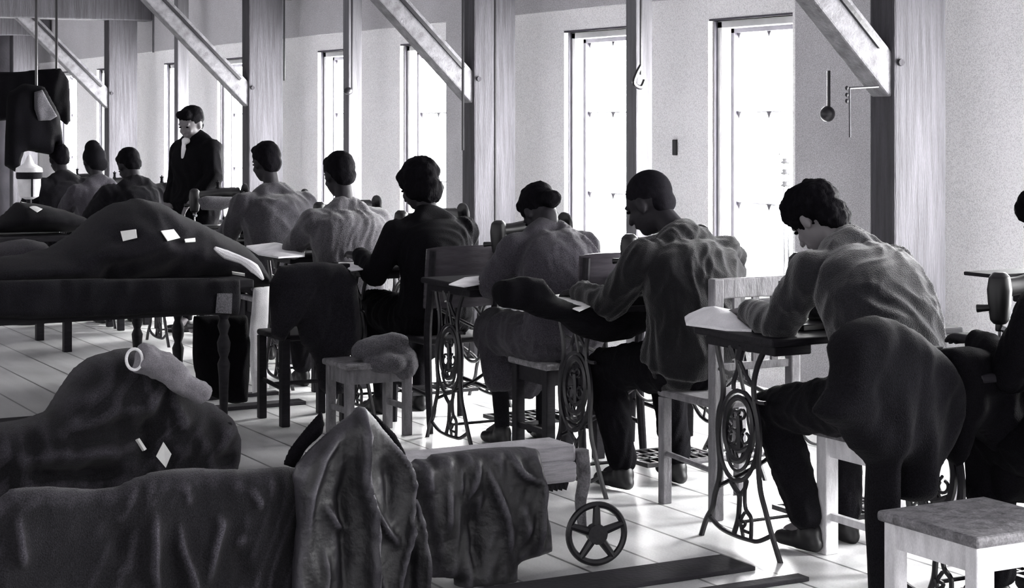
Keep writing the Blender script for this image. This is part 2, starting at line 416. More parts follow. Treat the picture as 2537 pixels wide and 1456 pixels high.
MB().tube([onY(2105, 218, 6.26), onY(2176, 214, 6.26)], .006, 6, smooth=1).build('arm', 'iron', h)
MB().tube([onY(2105, 218, 6.26), onY(2106, 340, 6.26)], .005, 6, smooth=1).build('rod', 'post_paint', h)
for yy in (218, 235, 250): MB().ell(onY(2098, yy, 6.26), (.008, .008, .01), n=6).build('stud', 'iron', h)
tag(h, 'small iron bracket with studs under the nearest brace', 'bracket')

# ------------------------------------------------------------------ sewing machines
def trace(pts, X=3.85, Yc=5.3):
    out = []
    for x, y in pts:
        p = onX(1720+x/2.425, 830+y/2.425, X); out.append((0, p.y-Yc, p.z))
    return out
def ovl(cx, cy, rx, ry, a0=0, a1=360, n=16):
    return [(cx+rx*math.cos(math.radians(a0+(a1-a0)*i/n)), cy+ry*math.sin(math.radians(a0+(a1-a0)*i/n))) for i in range(n+1)]
def side_frame():
    b = MB(); T = lambda p, r=.0075, **k: b.tube(trace(p), r*1.25, 6, **k)
    T([(180, 60), (190, 120), (207, 200), (216, 290), (212, 380), (192, 450), (184, 560), (190, 680), (196, 760), (190, 860), (165, 950), (150, 1030), (110, 1110), (80, 1208)], .0085)
    T([(480, 60), (455, 105), (420, 190), (400, 290), (405, 390), (428, 520), (435, 650), (428, 780), (440, 930), (470, 1050), (510, 1200), (562, 1368)], .0085)
    b.tube(trace(ovl(307, 600, 118, 272)[:-1]), .0085, 6, closed=True, smooth=2)
    b.tube(trace(ovl(312, 560, 84, 190)[:-1]), .0125, 6, closed=True, smooth=2)
    T(ovl(308, 660, 72, 150, 15, 165, 8), .0055); T(ovl(310, 640, 45, 110, 20, 160, 8), .005)
    T([(300, 60), (300, 130), (303, 200), (280, 270), (278, 320)], .007); T([(308, 180), (322, 250), (338, 330)], .006); T([(315, 150), (350, 230), (395, 305)], .006)
    T([(265, 60), (290, 140)], .012, smooth=1); T([(330, 60), (310, 140)], .012, smooth=1)
    T([(262, 872), (290, 920), (312, 955), (312, 1020), (305, 1100), (282, 1180)], .008); T([(358, 868), (345, 920), (318, 955)], .007)
    T([(350, 880), (345, 960), (352, 1040), (382, 1090), (385, 1150), (382, 1222)], .0065); T([(262, 872), (310, 862), (358, 868)], .006)
    T([(345, 1060), (325, 1100), (350, 1125), (330, 1160), (372, 1180)], .005); T([(312, 1100), (325, 1150), (335, 1200)], .006)
    T([(130, 1078), (200, 1150), (290, 1196), (380, 1225), (430, 1232), (505, 1200)], .007)
    T([(405, 380), (430, 400), (470, 405)], .006)
    T([(308, 480), (314, 560), (316, 680)], .010)
    T(ovl(290, 475, 18, 26, 0, 350, 8), .0045); T(ovl(328, 472, 18, 28, 190, 520, 8), .0045)
    T(ovl(275, 610, 24, 34, -40, 250, 8), .0045); T(ovl(348, 615, 22, 32, -70, 230, 8), .0045)
    T([(270, 650), (312, 690), (372, 668)], .008); T([(290, 700), (312, 760), (335, 705)], .005); T([(250, 570), (285, 560), (312, 600), (345, 560)], .004)
    return b
def make_machine():
    r = empty('treadle_sewing_machine')
    t = MB(); t.box((-.49, -.235, .735), (.37, .235, .762)); t.build('tabletop', 'dark_wood', r, smooth=False, bevel=.008)
    MB().box((-.46, -.21, .70), (-.3, .2, .735)).build('drawer_box', 'dark_wood', r, smooth=False, bevel=.006)
    sf = side_frame()
    f1 = sf.build('side_frame', 'iron', r); f1.location = (-.45, 0, 0)
    f2 = bpy.data.objects.new('side_frame', f1.data); C.objects.link(f2); f2.parent = r; f2.location = (.33, 0, 0)
    x = MB(); x.tube([(-.45, .13, .62), (-.25, .13, .52), (0, .13, .40), (.25, .13, .52), (.33, .13, .62)], .008, 6); x.tube([(-.45, .13, .2), (-.25, .13, .27), (0, .13, .40), (.25, .13, .27), (.33, .13, .2)], .008, 6)
    x.tube([(math.cos(a)*.09, .13, .40+math.sin(a)*.09) for a in [i*math.pi/6 for i in range(12)]], .006, 6, closed=True)
    x.build('cross_brace', 'iron', r)
    tr = MB(); 
    for i in range(9): tr.box((-.17+i*.042, -.12, .085), (-.16+i*.042, .16, .097))
    for yy in (-.13, -.04, .06, .155): tr.box((-.19, yy, .082), (.19, yy+.012, .1))
    for i in (-.19, .18): tr.box((i, -.13, .082), (i+.012, .167, .1))
    tr.tube([(-.45, .02, .09), (.33, .02, .09)], .007, 6, smooth=1)
    tr.build('treadle', 'iron', r, smooth=False)
    fw = MB(); Rw = .15
    fw.tube([(0, math.cos(a)*Rw, math.sin(a)*Rw) for a in [i*math.pi/10 for i in range(20)]], .009, 6, closed=True, smooth=2)
    for i in range(5):
        a = i*2*math.pi/5; fw.tube([(0, 0, 0), (0, math.cos(a)*Rw, math.sin(a)*Rw)], .006, 6, smooth=1)
    fw.lathe([(.02, -.02), (.02, .02)], (0, 0, 0), 'x', 10)
    o = fw.build('fly_wheel', 'iron', r); o.location = (.25, .06, .36)
    # head
    h = MB()
    h.box((-.24, -.085, .762), (.17, .085, .785)); h.ell((.09, 0, .83), (.05, .06, .07)); h.tube([(.09, 0, .79), (.09, 0, .9), (.085, 0, 1.0)], [.045, .035, .042], 12)
    h.tube([(.12, 0, 1.0), (.0, 0, 1.005), (-.12, 0, .99), (-.2, 0, .985)], [.04, .033, .03, .034], 12)
    h.tube([(-.195, 0, 1.035), (-.195, 0, 1.02), (-.195, 0, .98), (-.195, 0, .93), (-.195, 0, .885), (-.195, 0, .872)], [.018, .034, .040, .036, .030, .018], 12, smooth=1); h.tube([(-.195, 0, .88), (-.195, 0, .85)], .014, 8, smooth=1); h.tube([(-.20, .0, .925), (-.235, .03, .922), (-.25, .045, .92)], [.010, .012, .014], 8, smooth=1)
    head = h.build('machine_head', 'iron_black', r, bevel=.006)
    n = MB(); n.tube([(-.195, 0, .85), (-.195, 0, .79)], .005, 6, smooth=1); n.tube([(-.21, -.03, .86), (-.205, -.065, .855)], .010, 6, smooth=1); n.build('needle_bar', 'steel', head)
    hw = MB(); hw.lathe([(.0, -.012), (.05, -.012), (.064, -.008), (.066, .0), (.064, .008), (.05, .012), (0, .012)], (.165, 0, 1.0), 'x', 20); hw.tube([(.12, 0, 1.0), (.165, 0, 1.0)], .02, 8, smooth=1); hw.build('hand_wheel', 'iron_black', head)
    sp_ = MB(); sp_.tube([(-.03, 0, 1.03), (-.03, 0, 1.09)], .004, 6, smooth=1); sp_.lathe([(.012, 0), (.016, .003), (.010, .01), (.010, .035), (.016, .042), (.012, .045)], (-.03, 0, 1.035), 'z', 10); sp_.build('spool', 'dark_cloth', head)
    return r
m0 = make_machine()
YM = [4.32, 5.30, 6.48, 7.63, 8.70, 9.80, 10.90, 11.98, 13.2, 14.4, 15.5]
ML = ['treadle sewing machine at the right edge, in front of the cropped worker', 'nearest full treadle sewing machine, ornate oval iron side in plain view', 'treadle sewing machine the bald man works at, covered by dark cloth', 'treadle sewing machine behind the leaning woman with the grey skirt', 'treadle sewing machine in front of the woman in the plywood chair', 'treadle sewing machine in front of the crew-cut sewer', 'treadle sewing machine in front of the young man with one bright shoulder', 'treadle sewing machine beside the standing woman', 'treadle sewing machine behind the standing woman', 'treadle sewing machine in front of the worker with the tall cap', 'farthest treadle sewing machine, at the left end of the row']
machines = []
for i, y_ in enumerate(YM):
    o = m0 if i == 0 else copy_tree(m0)
    o.location = (4.27 if i == 1 else 4.30, y_, 0); tag(o, ML[i], 'sewing machine', 'row of treadle sewing machines'); machines.append(o)
# rack on the right-edge machine
rk = empty('spool_shelf', (0, 0, 0))
a = onY(2425, 676, 4.4); MB().box((a.x, 4.33, a.z-.012), (a.x+.5, 4.47, a.z)).build('board', 'dark_wood', rk, smooth=False, bevel=.003)
MB().box((a.x+.16, 4.36, a.z-.10), (a.x+.45, 4.42, a.z-.012)).build('block', 'dark_wood', rk, smooth=False, bevel=.006)
MB().tube([(a.x+.18, 4.4, a.z-.1), (a.x+.20, 4.4, .762)], .01, 6, smooth=1).build('upright', 'steel', rk)
tag(rk, 'dark board on a bracket over the machine at the right edge', 'shelf')

# thread stand with white insulator spools by the nearest machine
ts = empty('thread_stand', (0, 0, 0)); q = onY(1947, 660, 5.42)
for dx in (-.008, .012): MB().tube([(q.x+dx, 5.42, .762), (q.x+dx, 5.42, onY(1947, 395, 5.42).z)], .0035, 6, smooth=1).build('rod', 'steel', ts)
MB().lathe([(.03, 0), (.03, .006)], (q.x, 5.42, .762), 'z', 14).build('foot', 'iron', ts)
for yy in (405, 432, 462): MB().lathe([(.014, 0), (.022, .004), (.012, .01), (.014, .018), (.006, .02)], (q.x, 5.42, onY(1947, yy, 5.42).z), 'z', 12).build('spool', 'porcelain', ts)
MB().tube([(q.x-.03, 5.42, onY(0, 405, 5.42).z), (q.x+.03, 5.42, onY(0, 400, 5.42).z)], .004, 6, smooth=1).build('arm', 'porcelain', ts)
tag(ts, 'thin metal thread stand with white spools on the nearest machine table', 'thread stand')

# ------------------------------------------------------------------ people
def Rm(yaw, pitch, roll=0): return (Matrix.Rotation(yaw, 3, 'Z') @ Matrix.Rotation(pitch, 3, 'X') @ Matrix.Rotation(roll, 3, 'Y'))
def hand(b, wrist, d, up, side, curl=.6):
    """palm + 5 fingers. d = direction the hand points, up = back of hand normal, side=+1 right hand"""
    d = V(d).normalized(); up = V(up); up = (up-d*up.dot(d)).normalized(); s = d.cross(up).normalized()   # s points to right
    w = V(wrist); 
    for k, o_ in enumerate((-.03, -.01, .01, .03)): b.cap(w+d*.015+s*o_*.6, w+d*.085+s*o_, .016, .013, 8)
    for k, (o_, L) in enumerate(((-.034, .058), (-.012, .076), (.011, .082), (.033, .074))):
        if side > 0: o_ = -o_
        p = w+d*.088+s*o_; q = p+(d-up*curl*.5).normalized()*L*.5; r = q+(d-up*curl*1.3).normalized()*L*.5
        b.chain([p, q, r], [.0105, .0095, .008], 8)
    t0 = w+d*.03-s*side*.028; t1 = t0+(d*.6-s*side*.8-up*.2).normalized()*.045; t2 = t1+(d-up*.5-s*side*.2).normalized()*.035
    b.chain([t0, t1, t2], [.014, .012, .009], 8)
def person(label, pos, head, sh, hip=(0, 0, .53), shw=.19, el=None, ha=None, kn=None, an=None, yaw=0., pitch=-.35, roll=0., hs=1., hair='short', shirt='shirt_grey', legs='black_cloth',
           skirt=False, vox=.010, shoes='iron_black', face='skin_shaded', vest=None, fold=.008, seed=0., waist=None, back=.0, name='person', hm=None, bw=1.):
    """all coordinates relative to pos=(x,y); facing +Y unless el/ha/kn say otherwise"""
    r = empty('person', (pos[0], pos[1], 0)); tag(r, label, 'person')
    hip, sh, head = V(hip), V(sh), V(head)
    ax = sh-hip; mid = hip+ax*.5+V((0, back, 0)) if waist is None else V(waist)
    rx = V((1, 0, 0)); 
    rt = Matrix.Rotation(yaw*.0, 3, 'Z')
    sL = sh+V((-shw, 0, -.04)); sR = sh+V((shw, 0, -.04))
    el = el or ((-shw-.06, sh.y+.12, .80), (shw+.06, sh.y+.12, .80)); ha = ha or ((-.12, sh.y+.36, .83), (.12, sh.y+.36, .83))
    kn = kn or ((-.13, hip.y+.42, .53), (.13, hip.y+.42, .53)); an = an or ((-.11, hip.y+.40, .09), (.11, hip.y+.40, .09))
    el, ha, kn, an = [[V(a) for a in q_] for q_ in (el, ha, kn, an)]
    HR = Rm(yaw, pitch, roll)
    H = lambda x, y, z: head+HR @ (V((x, y, z))*hs)
    sc = lambda a, b, c: (a*hs, b*hs, c*hs)
    nb = sh+V((0, .02, .03))
    def torso(b, g):
        b.ell(hip+V((0, 0, .0)), (.165*bw+g, .13+g, .12+g)); NS = 10; cp = mid*2-(hip+sh)*.5; top_ = sh+V((0, -.01, .0)); vs = []; n = 28; lo = 1 if g > 0 else 0
        for k in range(NS+1):
            t = k/NS; p = hip*(1-t)**2+cp*2*t*(1-t)+top_*t*t; dv = ((cp-hip)*(1-t)+(top_-cp)*t)
            R_ = Matrix.Rotation(-math.atan2(dv.y, dv.z), 3, 'X'); wd = (.162, .158, .153, .151, .152, .158, .166, .174, .178, .165, .11)[k]; dp = (.130, .126, .121, .118, .118, .120, .123, .123, .116, .100, .065)[k]
            if lo: wd += .014*(1-t); dp += .012*(1-t)
            for j in range(n):
                a_ = 2*math.pi*j/n; c_, s_ = math.cos(a_), math.sin(a_); vs.append(p+R_ @ V((math.copysign(abs(c_)**.85, c_)*(wd*bw+g), math.copysign(abs(s_)**.9, s_)*(dp+g), 0)))
        fs = [(k*n+j, k*n+(j+1) % n, (k+1)*n+(j+1) % n, (k+1)*n+j) for k in range(NS) for j in range(n)]+[tuple(range(n))[::-1], tuple(NS*n+j for j in range(n))]
        b.add(vs, fs)
        b.cap(sL, sR, .058+g, .058+g); b.cap(sh+V((-.07, 0, .0)), nb+V((0, 0, .015)), .055+g, .05+g); b.cap(sh+V((.07, 0, .0)), nb+V((0, 0, .015)), .055+g, .05+g)
    def arms(b, g, end=1.):
        for s_, e, h_ in ((sL, el[0], ha[0]), (sR, el[1], ha[1])): b.chain([s_, s_.lerp(e, .5), e, e.lerp(h_, .5*end), e.lerp(h_, end)], [.055+g, .048+g, .040+g, .036+g*.9, .026+g*.8])
    def leg(b, g, end=1.):
        for sd, k, a_ in ((-1, kn[0], an[0]), (1, kn[1], an[1])):
            h_ = hip+V((sd*.085, .02, -.01)); b.chain([h_, h_.lerp(k, .5), k, k.lerp(a_, .35), k.lerp(a_, end)], [.088+g, .075+g, .056+g, .054+g, .036+g])
    b = MB(); torso(b, -.012); arms(b, -.010); leg(b, -.012)
    b.cap(nb, H(0, -.025, -.06), .052*hs, .047*hs)
    b.ell(H(0, -.008, .025), sc(.076, .096, .095), HR); b.ell(H(0, .022, -.03), sc(.063, .074, .085), HR); b.ell(H(0, .06, -.082), sc(.028, .026, .026), HR)
    b.cap(H(0, .092, .005), H(0, .112, -.03), .008*hs, .012*hs, 8); b.ell(H(0, .082, .022), sc(.05, .018, .012), HR, 8); b.ell(H(0, .090, -.058), sc(.022, .012, .010), HR, 8)
    for s_ in (-1, 1):
        b.ell(H(s_*.076, .0, -.012), sc(.010, .02, .032), HR, 8); b.ell(H(s_*.032, .075, -.03), sc(.02, .016, .02), HR, 8)
    for i, s_ in ((0, -1), (1, 1)):
        d = (ha[i]-el[i]).normalized(); hand(b, ha[i], (d+V((0, 0, -.25))).normalized(), (0, 0, 1), s_)
        a_ = an[i]; b.cap(a_, a_+V((0, .12, -.05)), .03, .025)
    body = b.blob('body', face, r, vox*.75, 3)
    # eyes
    e = MB(); [e.ell(H(s_*.031, .087, .004), sc(.011, .007, .006), HR, 6) for s_ in (-1, 1)]; e.build('eyes', 'hair', r)
    b = MB(); torso(b, .016); arms(b, .020, .93); [b.ell(sh+(q_-sh)*.72+V((0, -.005, -.035)), (.10, .088, .085)) for q_ in (sL, sR)]; b.tube([nb+V((math.cos(t)*.062, math.sin(t)*.058-.004, .025+.01*math.sin(t))) for t in [k*math.pi/6 for k in range(12)]], .014, 8, closed=True, smooth=2)
    b.blob('shirt', shirt, r, vox, 9, wrinkle(fold*1.15, 8, seed))
    b = MB()
    if skirt:
        b.ell(hip, (.175*bw, .15, .13))
        for i, sd in ((0, -1), (1, 1)): b.chain([hip+V((sd*.08, 0, -.02)), kn[i]+V((0, .02, 0)), kn[i].lerp(an[i], .45)+V((0, -.02, 0))], [.11, .10, .085])
        b.ell((hip+kn[0]*.5+kn[1]*.5)/2+V((0, 0, -.02)), (.19, .26, .11)); b.ell((kn[0]+kn[1])/2+V((0, 0, -.16)), (.17, .09, .17))
        b.blob('skirt', legs, r, vox, 5, wrinkle(fold*1.3, 9, seed+3))
        b = MB(); [b.cap(kn[i], an[i], .05, .036) for i in (0, 1)]; b.blob('stockings', 'dark_cloth', r, vox, 2)
    else:
        b.ell(hip+V((0, 0, -.02)), (.175*bw, .145, .11)); leg(b, .018, .93)
        b.blob('trousers', legs, r, vox, 5, wrinkle(fold, 9, seed+3))
    for i in (0, 1):
        a_ = an[i]; b = MB(); f = (V((kn[i].x-hip.x, kn[i].y-hip.y, 0))).normalized(); f = V((0, 1, 0)) if kn is None else (f+V((0, .8, 0))).normalized()
        b.ell(a_+V((0, 0, -.035)), (.042, .05, .05)); b.cap(a_+V((0, 0, -.06)), a_+f*.13+V((0, 0, -.065)), .034, .028); b.cap(a_+V((0, -.03, -.065)), a_+f*.05+V((0, 0, -.06)), .03, .036)
        b.blob('shoe', shoes, r, .009, 2)
    b = MB()
    if hair == 'short':
        b.ell(H(0, -.018, .038), sc(.082, .100, .092), HR); b.ell(H(0, .045, .085), sc(.06, .05, .035), HR); b.ell(H(0, -.06, -.02), sc(.068, .05, .06), HR)
        b.blob('hair', hm or 'hair', r, vox*.8, 2, folds(.004, f=40, seed=seed))
    elif hair == 'mop':
        b.ell(H(0, -.012, .04), sc(.090, .108, .095), HR); b.ell(H(0, .05, .07), sc(.072, .06, .05), HR); b.ell(H(0, -.062, -.03), sc(.077, .052, .075), HR); b.ell(H(-.03, .0, .09), sc(.06, .08, .04), HR)
        b.blob('hair', 'hair', r, vox*.8, 2, folds(.010, f=32, seed=seed))
    elif hair == 'cropped':
        b.ell(H(0, -.014, .036), sc(.0785, .097, .090), HR); b.ell(H(0, -.055, -.02), sc(.062, .045, .05), HR)
        b.blob('hair', 'hair_short', r, vox*.8, 3)
    elif hair == 'bob':
        b.ell(H(0, -.02, .035), sc(.097, .115, .098), HR); b.ell(H(0, -.045, -.05), sc(.088, .075, .075), HR); b.ell(H(0, .05, .07), sc(.07, .055, .045), HR)
        b.ell(H(-.07, -.01, -.03), sc(.025, .05, .06), HR); b.ell(H(.07, -.01, -.03), sc(.025, .05, .06), HR)
        b.blob('hair', 'hair', r, vox*.8, 2, folds(.009, f=25, seed=seed))
    elif hair == 'bun':
        b.ell(H(0, -.018, .038), sc(.086, .102, .092), HR); b.ell(H(0, -.10, -.035), sc(.05, .045, .04), HR); b.ell(H(0, .04, .09), sc(.065, .05, .03), HR)
        b.blob('hair', 'hair', r, vox*.8, 2, folds(.006, f=30, seed=seed))
    elif hair == 'rolls':
        b.ell(H(0, -.018, .04), sc(.084, .10, .085), HR); b.ell(H(0, .055, .085), sc(.062, .045, .035), HR); b.ell(H(.03, -.09, -.05), sc(.06, .035, .035), HR)
        b.blob('hair', 'hair', r, vox*.8, 2, folds(.005, f=30, seed=seed))
    elif hair == 'cap':
        b.ell(H(0, -.015, .03), sc(.088, .108, .09), HR); b.ell(H(-.01, -.02, .10), sc(.06, .075, .06), HR); b.ell(H(.02, -.05, -.04), sc(.078, .06, .06), HR)
        b.blob('cap', 'black_cloth', r, vox*.8, 3)
    return r

# P1 nearest, mop of dark hair, hunched, rim-lit shirt
person('person nearest the camera, dark tousled hair, hunched over sewing with a bright-edged shirt back', (4.10, 4.86), (-.03, .33, 1.165), (0, .17, 1.03), hip=(0, -.02, .56), shw=.185, back=-.085, bw=1.12,
       el=((-.22, .30, .80), (.26, .22, .82)), ha=((-.16, .57, .82), (.08, .50, .82)), kn=((-.17, .40, .49), (.13, .42, .50)), an=((-.10, .28, .10), (.12, .35, .09)), yaw=.25, pitch=-.75, hair='mop', shirt='shirt_back', face='skin', legs='dark_cloth', vox=.008, fold=.009, seed=1)
person('bald-looking man with cropped head and lit jacket folds, head bowed, at the dark cloth', (4.14, 6.06), (-.05, .24, 1.17), (0, .06, 1.0), hip=(0, .02, .54), shw=.20, back=-.05, bw=1.1,
       el=((-.27, .20, .77), (.27, .14, .80)), ha=((-.24, .48, .80), (.06, .42, .82)), kn=((-.20, .36, .50), (.13, .40, .50)), an=((-.14, .30, .10), (.12, .30, .10)), yaw=.45, pitch=-.5, hair='cropped', shirt='jacket', legs='black_cloth', vox=.008, fold=.010, seed=2, face='skin_shaded', hs=1.06)
person('woman with dark hair bent low over her machine, grey blouse and grey skirt', (4.17, 7.13), (-.0, .22, 1.09), (0, .13, .96), hip=(-.02, -.02, .54), shw=.18, back=-.06,
       el=((-.25, .22, .76), (.25, .22, .78)), ha=((-.12, .44, .82), (.10, .44, .82)), yaw=.1, pitch=-.9, hair='bun', shirt='grey_cloth', legs='grey_cloth', skirt=True, vox=.010, seed=3)
person('woman with a thick dark bob and black dress in the plywood chair', (4.06, 8.22), (-.0, .18, 1.18), (.02, .08, .98), hip=(0, .0, .54), shw=.185, back=-.03,
       el=((-.27, .12, .74), (.25, .16, .76)), ha=((-.24, .38, .82), (.10, .42, .82)), yaw=.35, pitch=-.5, roll=.1, hair='bob', shirt='black_cloth', legs='black_cloth', skirt=True, vox=.010, seed=4, hs=1.03)
person('crew-cut person seen from behind in a light jacket, fourth sewer from the right', (4.08, 9.32), (.0, .14, 1.20), (.01, .06, .98), hip=(0, .0, .54), shw=.20, back=-.03, bw=1.15,
       yaw=.1, pitch=-.3, hair='short', shirt='shirt_pale', legs='dark_cloth', vox=.011, seed=5, hs=1.02)
person('young man seen from behind with round dark head and lit right sleeve beside a post', (4.11, 10.48), (-.03, .10, 1.245), (.0, .04, 1.03), hip=(0, .0, .55), shw=.20, back=-.03, bw=1.1,
       yaw=.2, pitch=-.25, hair='short', shirt='shirt_grey', legs='dark_cloth', vox=.011, seed=6)
# standing woman, turned towards the camera's left
W_ = person('standing woman in a black jacket over a white blouse, dark rolled hair', (4.28, 12.45), (.0, .05, 1.475), (0, .0, 1.33), hip=(0, 0, .92), shw=.155, waist=(0, 0, 1.12),
       el=((-.21, .04, 1.09), (.23, -.03, 1.08)), ha=((-.13, .16, .95), (.17, .10, .93)), kn=((-.08, .02, .5), (.09, .0, .5)), an=((-.08, 0, .09), (.09, 0, .09)), yaw=.15, pitch=-.35, hair='rolls', shirt='black_cloth', legs='black_cloth', skirt=True, vox=.011, seed=7, face='skin')
vb = MB(); vb.ell((.0, .122, 1.26), (.022, .016, .11)); vb.ell((0, .10, 1.355), (.034, .03, .025)); vb.blob('blouse', 'white_cloth', W_, .009, 3)
W_.rotation_euler = (0, 0, 2.0)
person('seated person in a dark jacket with dark hair, left of the standing woman', (3.99, 12.98), (-.0, .12, 1.17), (.03, .03, 1.0), hip=(0, 0, .54), shw=.21, back=-.03, yaw=.2, pitch=-.6, hair='short', shirt='dark_cloth', legs='black_cloth', vox=.012, seed=8)
person('seated person in a tall dark pointed cap near the far brace', (4.07, 14.1), (-.02, .12, 1.18), (.0, .02, .97), hip=(0, 0, .54), shw=.18, yaw=.1, pitch=-.2, hair='cap', shirt='grey_cloth', legs='black_cloth', vox=.012, seed=9)
person('seated person farthest left, round dark head, at the far end of the row', (4.07, 15.2), (-.0, .12, 1.17), (.02, .03, .98), hip=(0, 0, .54), shw=.2, yaw=.1, pitch=-.4, hair='short', shirt='dark_cloth', legs='black_cloth', vox=.012, seed=10)
person('person cropped by the right edge, dark hair and dark clothes', (4.13, 3.84), (-.03, .23, 1.2), (0, .12, 1.0), hip=(0, 0, .54), shw=.19, back=-.05, el=((-.2, .25, .76), (.26, .2, .8)), ha=((-.14, .46, .83), (.1, .42, .83)), yaw=.3, pitch=-.4, hair='mop', shirt='black_cloth', legs='black_cloth', vox=.010, seed=11)

# ------------------------------------------------------------------ seats
def stool_geo(r, w, d, hgt, legm, seatm, lw=.045, rails=(.38, .12)):
    MB().box((-w/2-.015, -d/2-.015, hgt-.03), (w/2+.015, d/2+.015, hgt)).build('seat', seatm, r, smooth=False, bevel=.01)
    for sx in (-1, 1):
        for sy in (-1, 1):
            x, y = sx*(w/2-lw/2), sy*(d/2-lw/2); MB().box((x-lw/2, y-lw/2, 0), (x+lw/2, y+lw/2, hgt-.03)).build('leg', legm, r, smooth=False, bevel=.004)
    a = MB()
    for sx in (-1, 1): a.box((sx*(w/2-lw/2)-.01, -d/2+lw, hgt-.10), (sx*(w/2-lw/2)+.01, d/2-lw, hgt-.03))
    for sy in (-1, 1): a.box((-w/2+lw, sy*(d/2-lw/2)-.01, hgt-.10), (w/2-lw, sy*(d/2-lw/2)+.01, hgt-.03))
    a.build('apron', legm, r, smooth=False)
    for sx in (-1, 1): MB().box((sx*(w/2-lw/2)-.01, -d/2+lw, rails[1]), (sx*(w/2-lw/2)+.01, d/2-lw, rails[1]+.025)).build('stretcher', legm, r, smooth=False)
def stool(label, loc, w=.36, d=.36, hgt=.45, legm='white_wood', seatm='seat_wood', rz=0, **k):
    r = empty('wooden_stool', loc, rz); stool_geo(r, w, d, hgt, legm, seatm, **k); return tag(r, label, 'stool')
stool('pale wooden stool with a worn grey top, cut by the lower right corner', (3.475, 3.73, 0), .36, .36)
stool('white-legged wooden stool under the nearest hunched sewer', (4.20, 4.93, 0), .36, .40, hgt=.44, lw=.055)
stool('small wooden stool under the leaning woman in grey', (4.15, 7.15, 0), .30, .32, hgt=.44, legm='dark_wood')
stool('wooden stool under the crew-cut sewer', (4.08, 9.32, 0), .32, .32, hgt=.44, legm='dark_wood')
stool('wooden stool under the young man with the lit sleeve', (4.11, 10.48, 0), .32, .32, hgt=.44, legm='dark_wood')
for nm, loc in (('the seated person left of the standing woman', (3.99, 12.98, 0)), ('the person in the tall cap', (4.07, 14.1, 0)), ('the farthest seated person', (4.07, 15.2, 0)), ('the person cropped by the right edge', (4.13, 3.84, 0))):
    stool('plain wooden stool under '+nm, loc, .32, .32, hgt=.44, legm='dark_wood')
def chair(label, loc, kind, w=.40, d=.40, top=.9, rz=0, wood='dark_wood'):
    r = empty('wooden_chair', loc, rz); tag(r, label, 'chair')
    MB().box((-w/2, -d/2, .42), (w/2, d/2, .45)).build('seat', wood, r, smooth=False, bevel=.012)
    for sx in (-1, 1):
        x = sx*(w/2-.02)
        MB().tube([(x, d/2-.03, .42), (x*1.03, d/2-.02, 0)], [.021, .016], 8, smooth=1).build('leg', wood, r) if kind == 'ply' else MB().box((x-.02, d/2-.05, 0), (x+.02, d/2-.01, .42)).build('leg', wood, r, smooth=False, bevel=.004)
        if kind == 'ply': MB().tube([(x*1.03, -d/2-.03, 0), (x, -d/2+.01, .44), (x, -d/2-.02, .66), (x, -d/2-.05, top-.02)], [.016, .021, .019, .016], 8).build('back_post', wood, r)
        else: MB().box((x-.022, -d/2, 0), (x+.022, -d/2+.045, top)).build('back_post', wood, r, smooth=False, bevel=.005)
    s = MB()
    for sx in (-1, 1): s.tube([(sx*(w/2-.02), -d/2+.01, .18), (sx*(w/2-.02), d/2-.03, .20)], .011, 6, smooth=1)
    s.tube([(-w/2+.02, 0, .19), (w/2-.02, 0, .19)], .011, 6, smooth=1); s.build('stretcher', wood, r)
    if kind == 'ply':
        n = 14; vs = []; 
        for j, (z, yy) in enumerate(((.60, -.02), (.75, -.035), (top, -.055))):
            for i in range(n+1):
                t = -1+2*i/n; vs.append(V((t*w/2*1.02, -d/2+yy-.045*(1-t*t)+.02, z-.012*abs(t)**4*(1 if j == 2 else 0))))
        m_ = len(vs); vs += [v+V((0, .012, 0)) for v in vs]; fs = []
        for j in range(2):
            for i in range(n): a = j*(n+1)+i; fs += [(a, a+1, a+n+2, a+n+1), (a+m_, a+n+1+m_, a+n+2+m_, a+1+m_)]
        for i in range(n): fs += [(i, i+m_, i+1+m_, i+1), (2*(n+1)+i, 2*(n+1)+i+1, 2*(n+1)+i+1+m_, 2*(n+1)+i+m_)]
        for j in range(2): a = j*(n+1); b2 = a+n; fs += [(a, a+n+1, a+n+1+m_, a+m_), (b2, b2+m_, b2+n+1+m_, b2+n+1)]
        MB().add(vs, fs).build('backrest', 'ply_wood', r)
    else:
        MB().box((-w/2+.02, -d/2+.005, top-.075), (w/2-.02, -d/2+.035, top)).build('top_rail', wood, r, smooth=False, bevel=.005)
        MB().box((-w/2+.02, -d/2+.01, .56), (w/2-.02, -d/2+.03, .59)).build('lower_rail', wood, r, smooth=False, bevel=.003)
        for i in (-1, 0, 1): MB().box((i*w*.22-.014, -d/2+.012, .59), (i*w*.22+.014, -d/2+.026, top-.075)).build('back_slat', wood, r, smooth=False)
    return r
chair('dark chair with a curved shiny plywood back, holding the woman with the bob', (4.085, 8.17, 0), 'ply', .40, .40, .90)
chair('dark chair with a curved shiny plywood back beside the leaning woman', (4.235, 6.99, 0), 'ply', .34, .30, .935)
chair('pale slat-back wooden chair behind the bald man', (4.19, 5.90, 0), 'slat', .40, .40, .91, wood='grey_wood')
# dark round-edged backs seen right of sewers
c1 = chair('dark wooden chair near the window behind the bald man', (4.80, 7.15, 0), 'ply', .36, .34, .90)

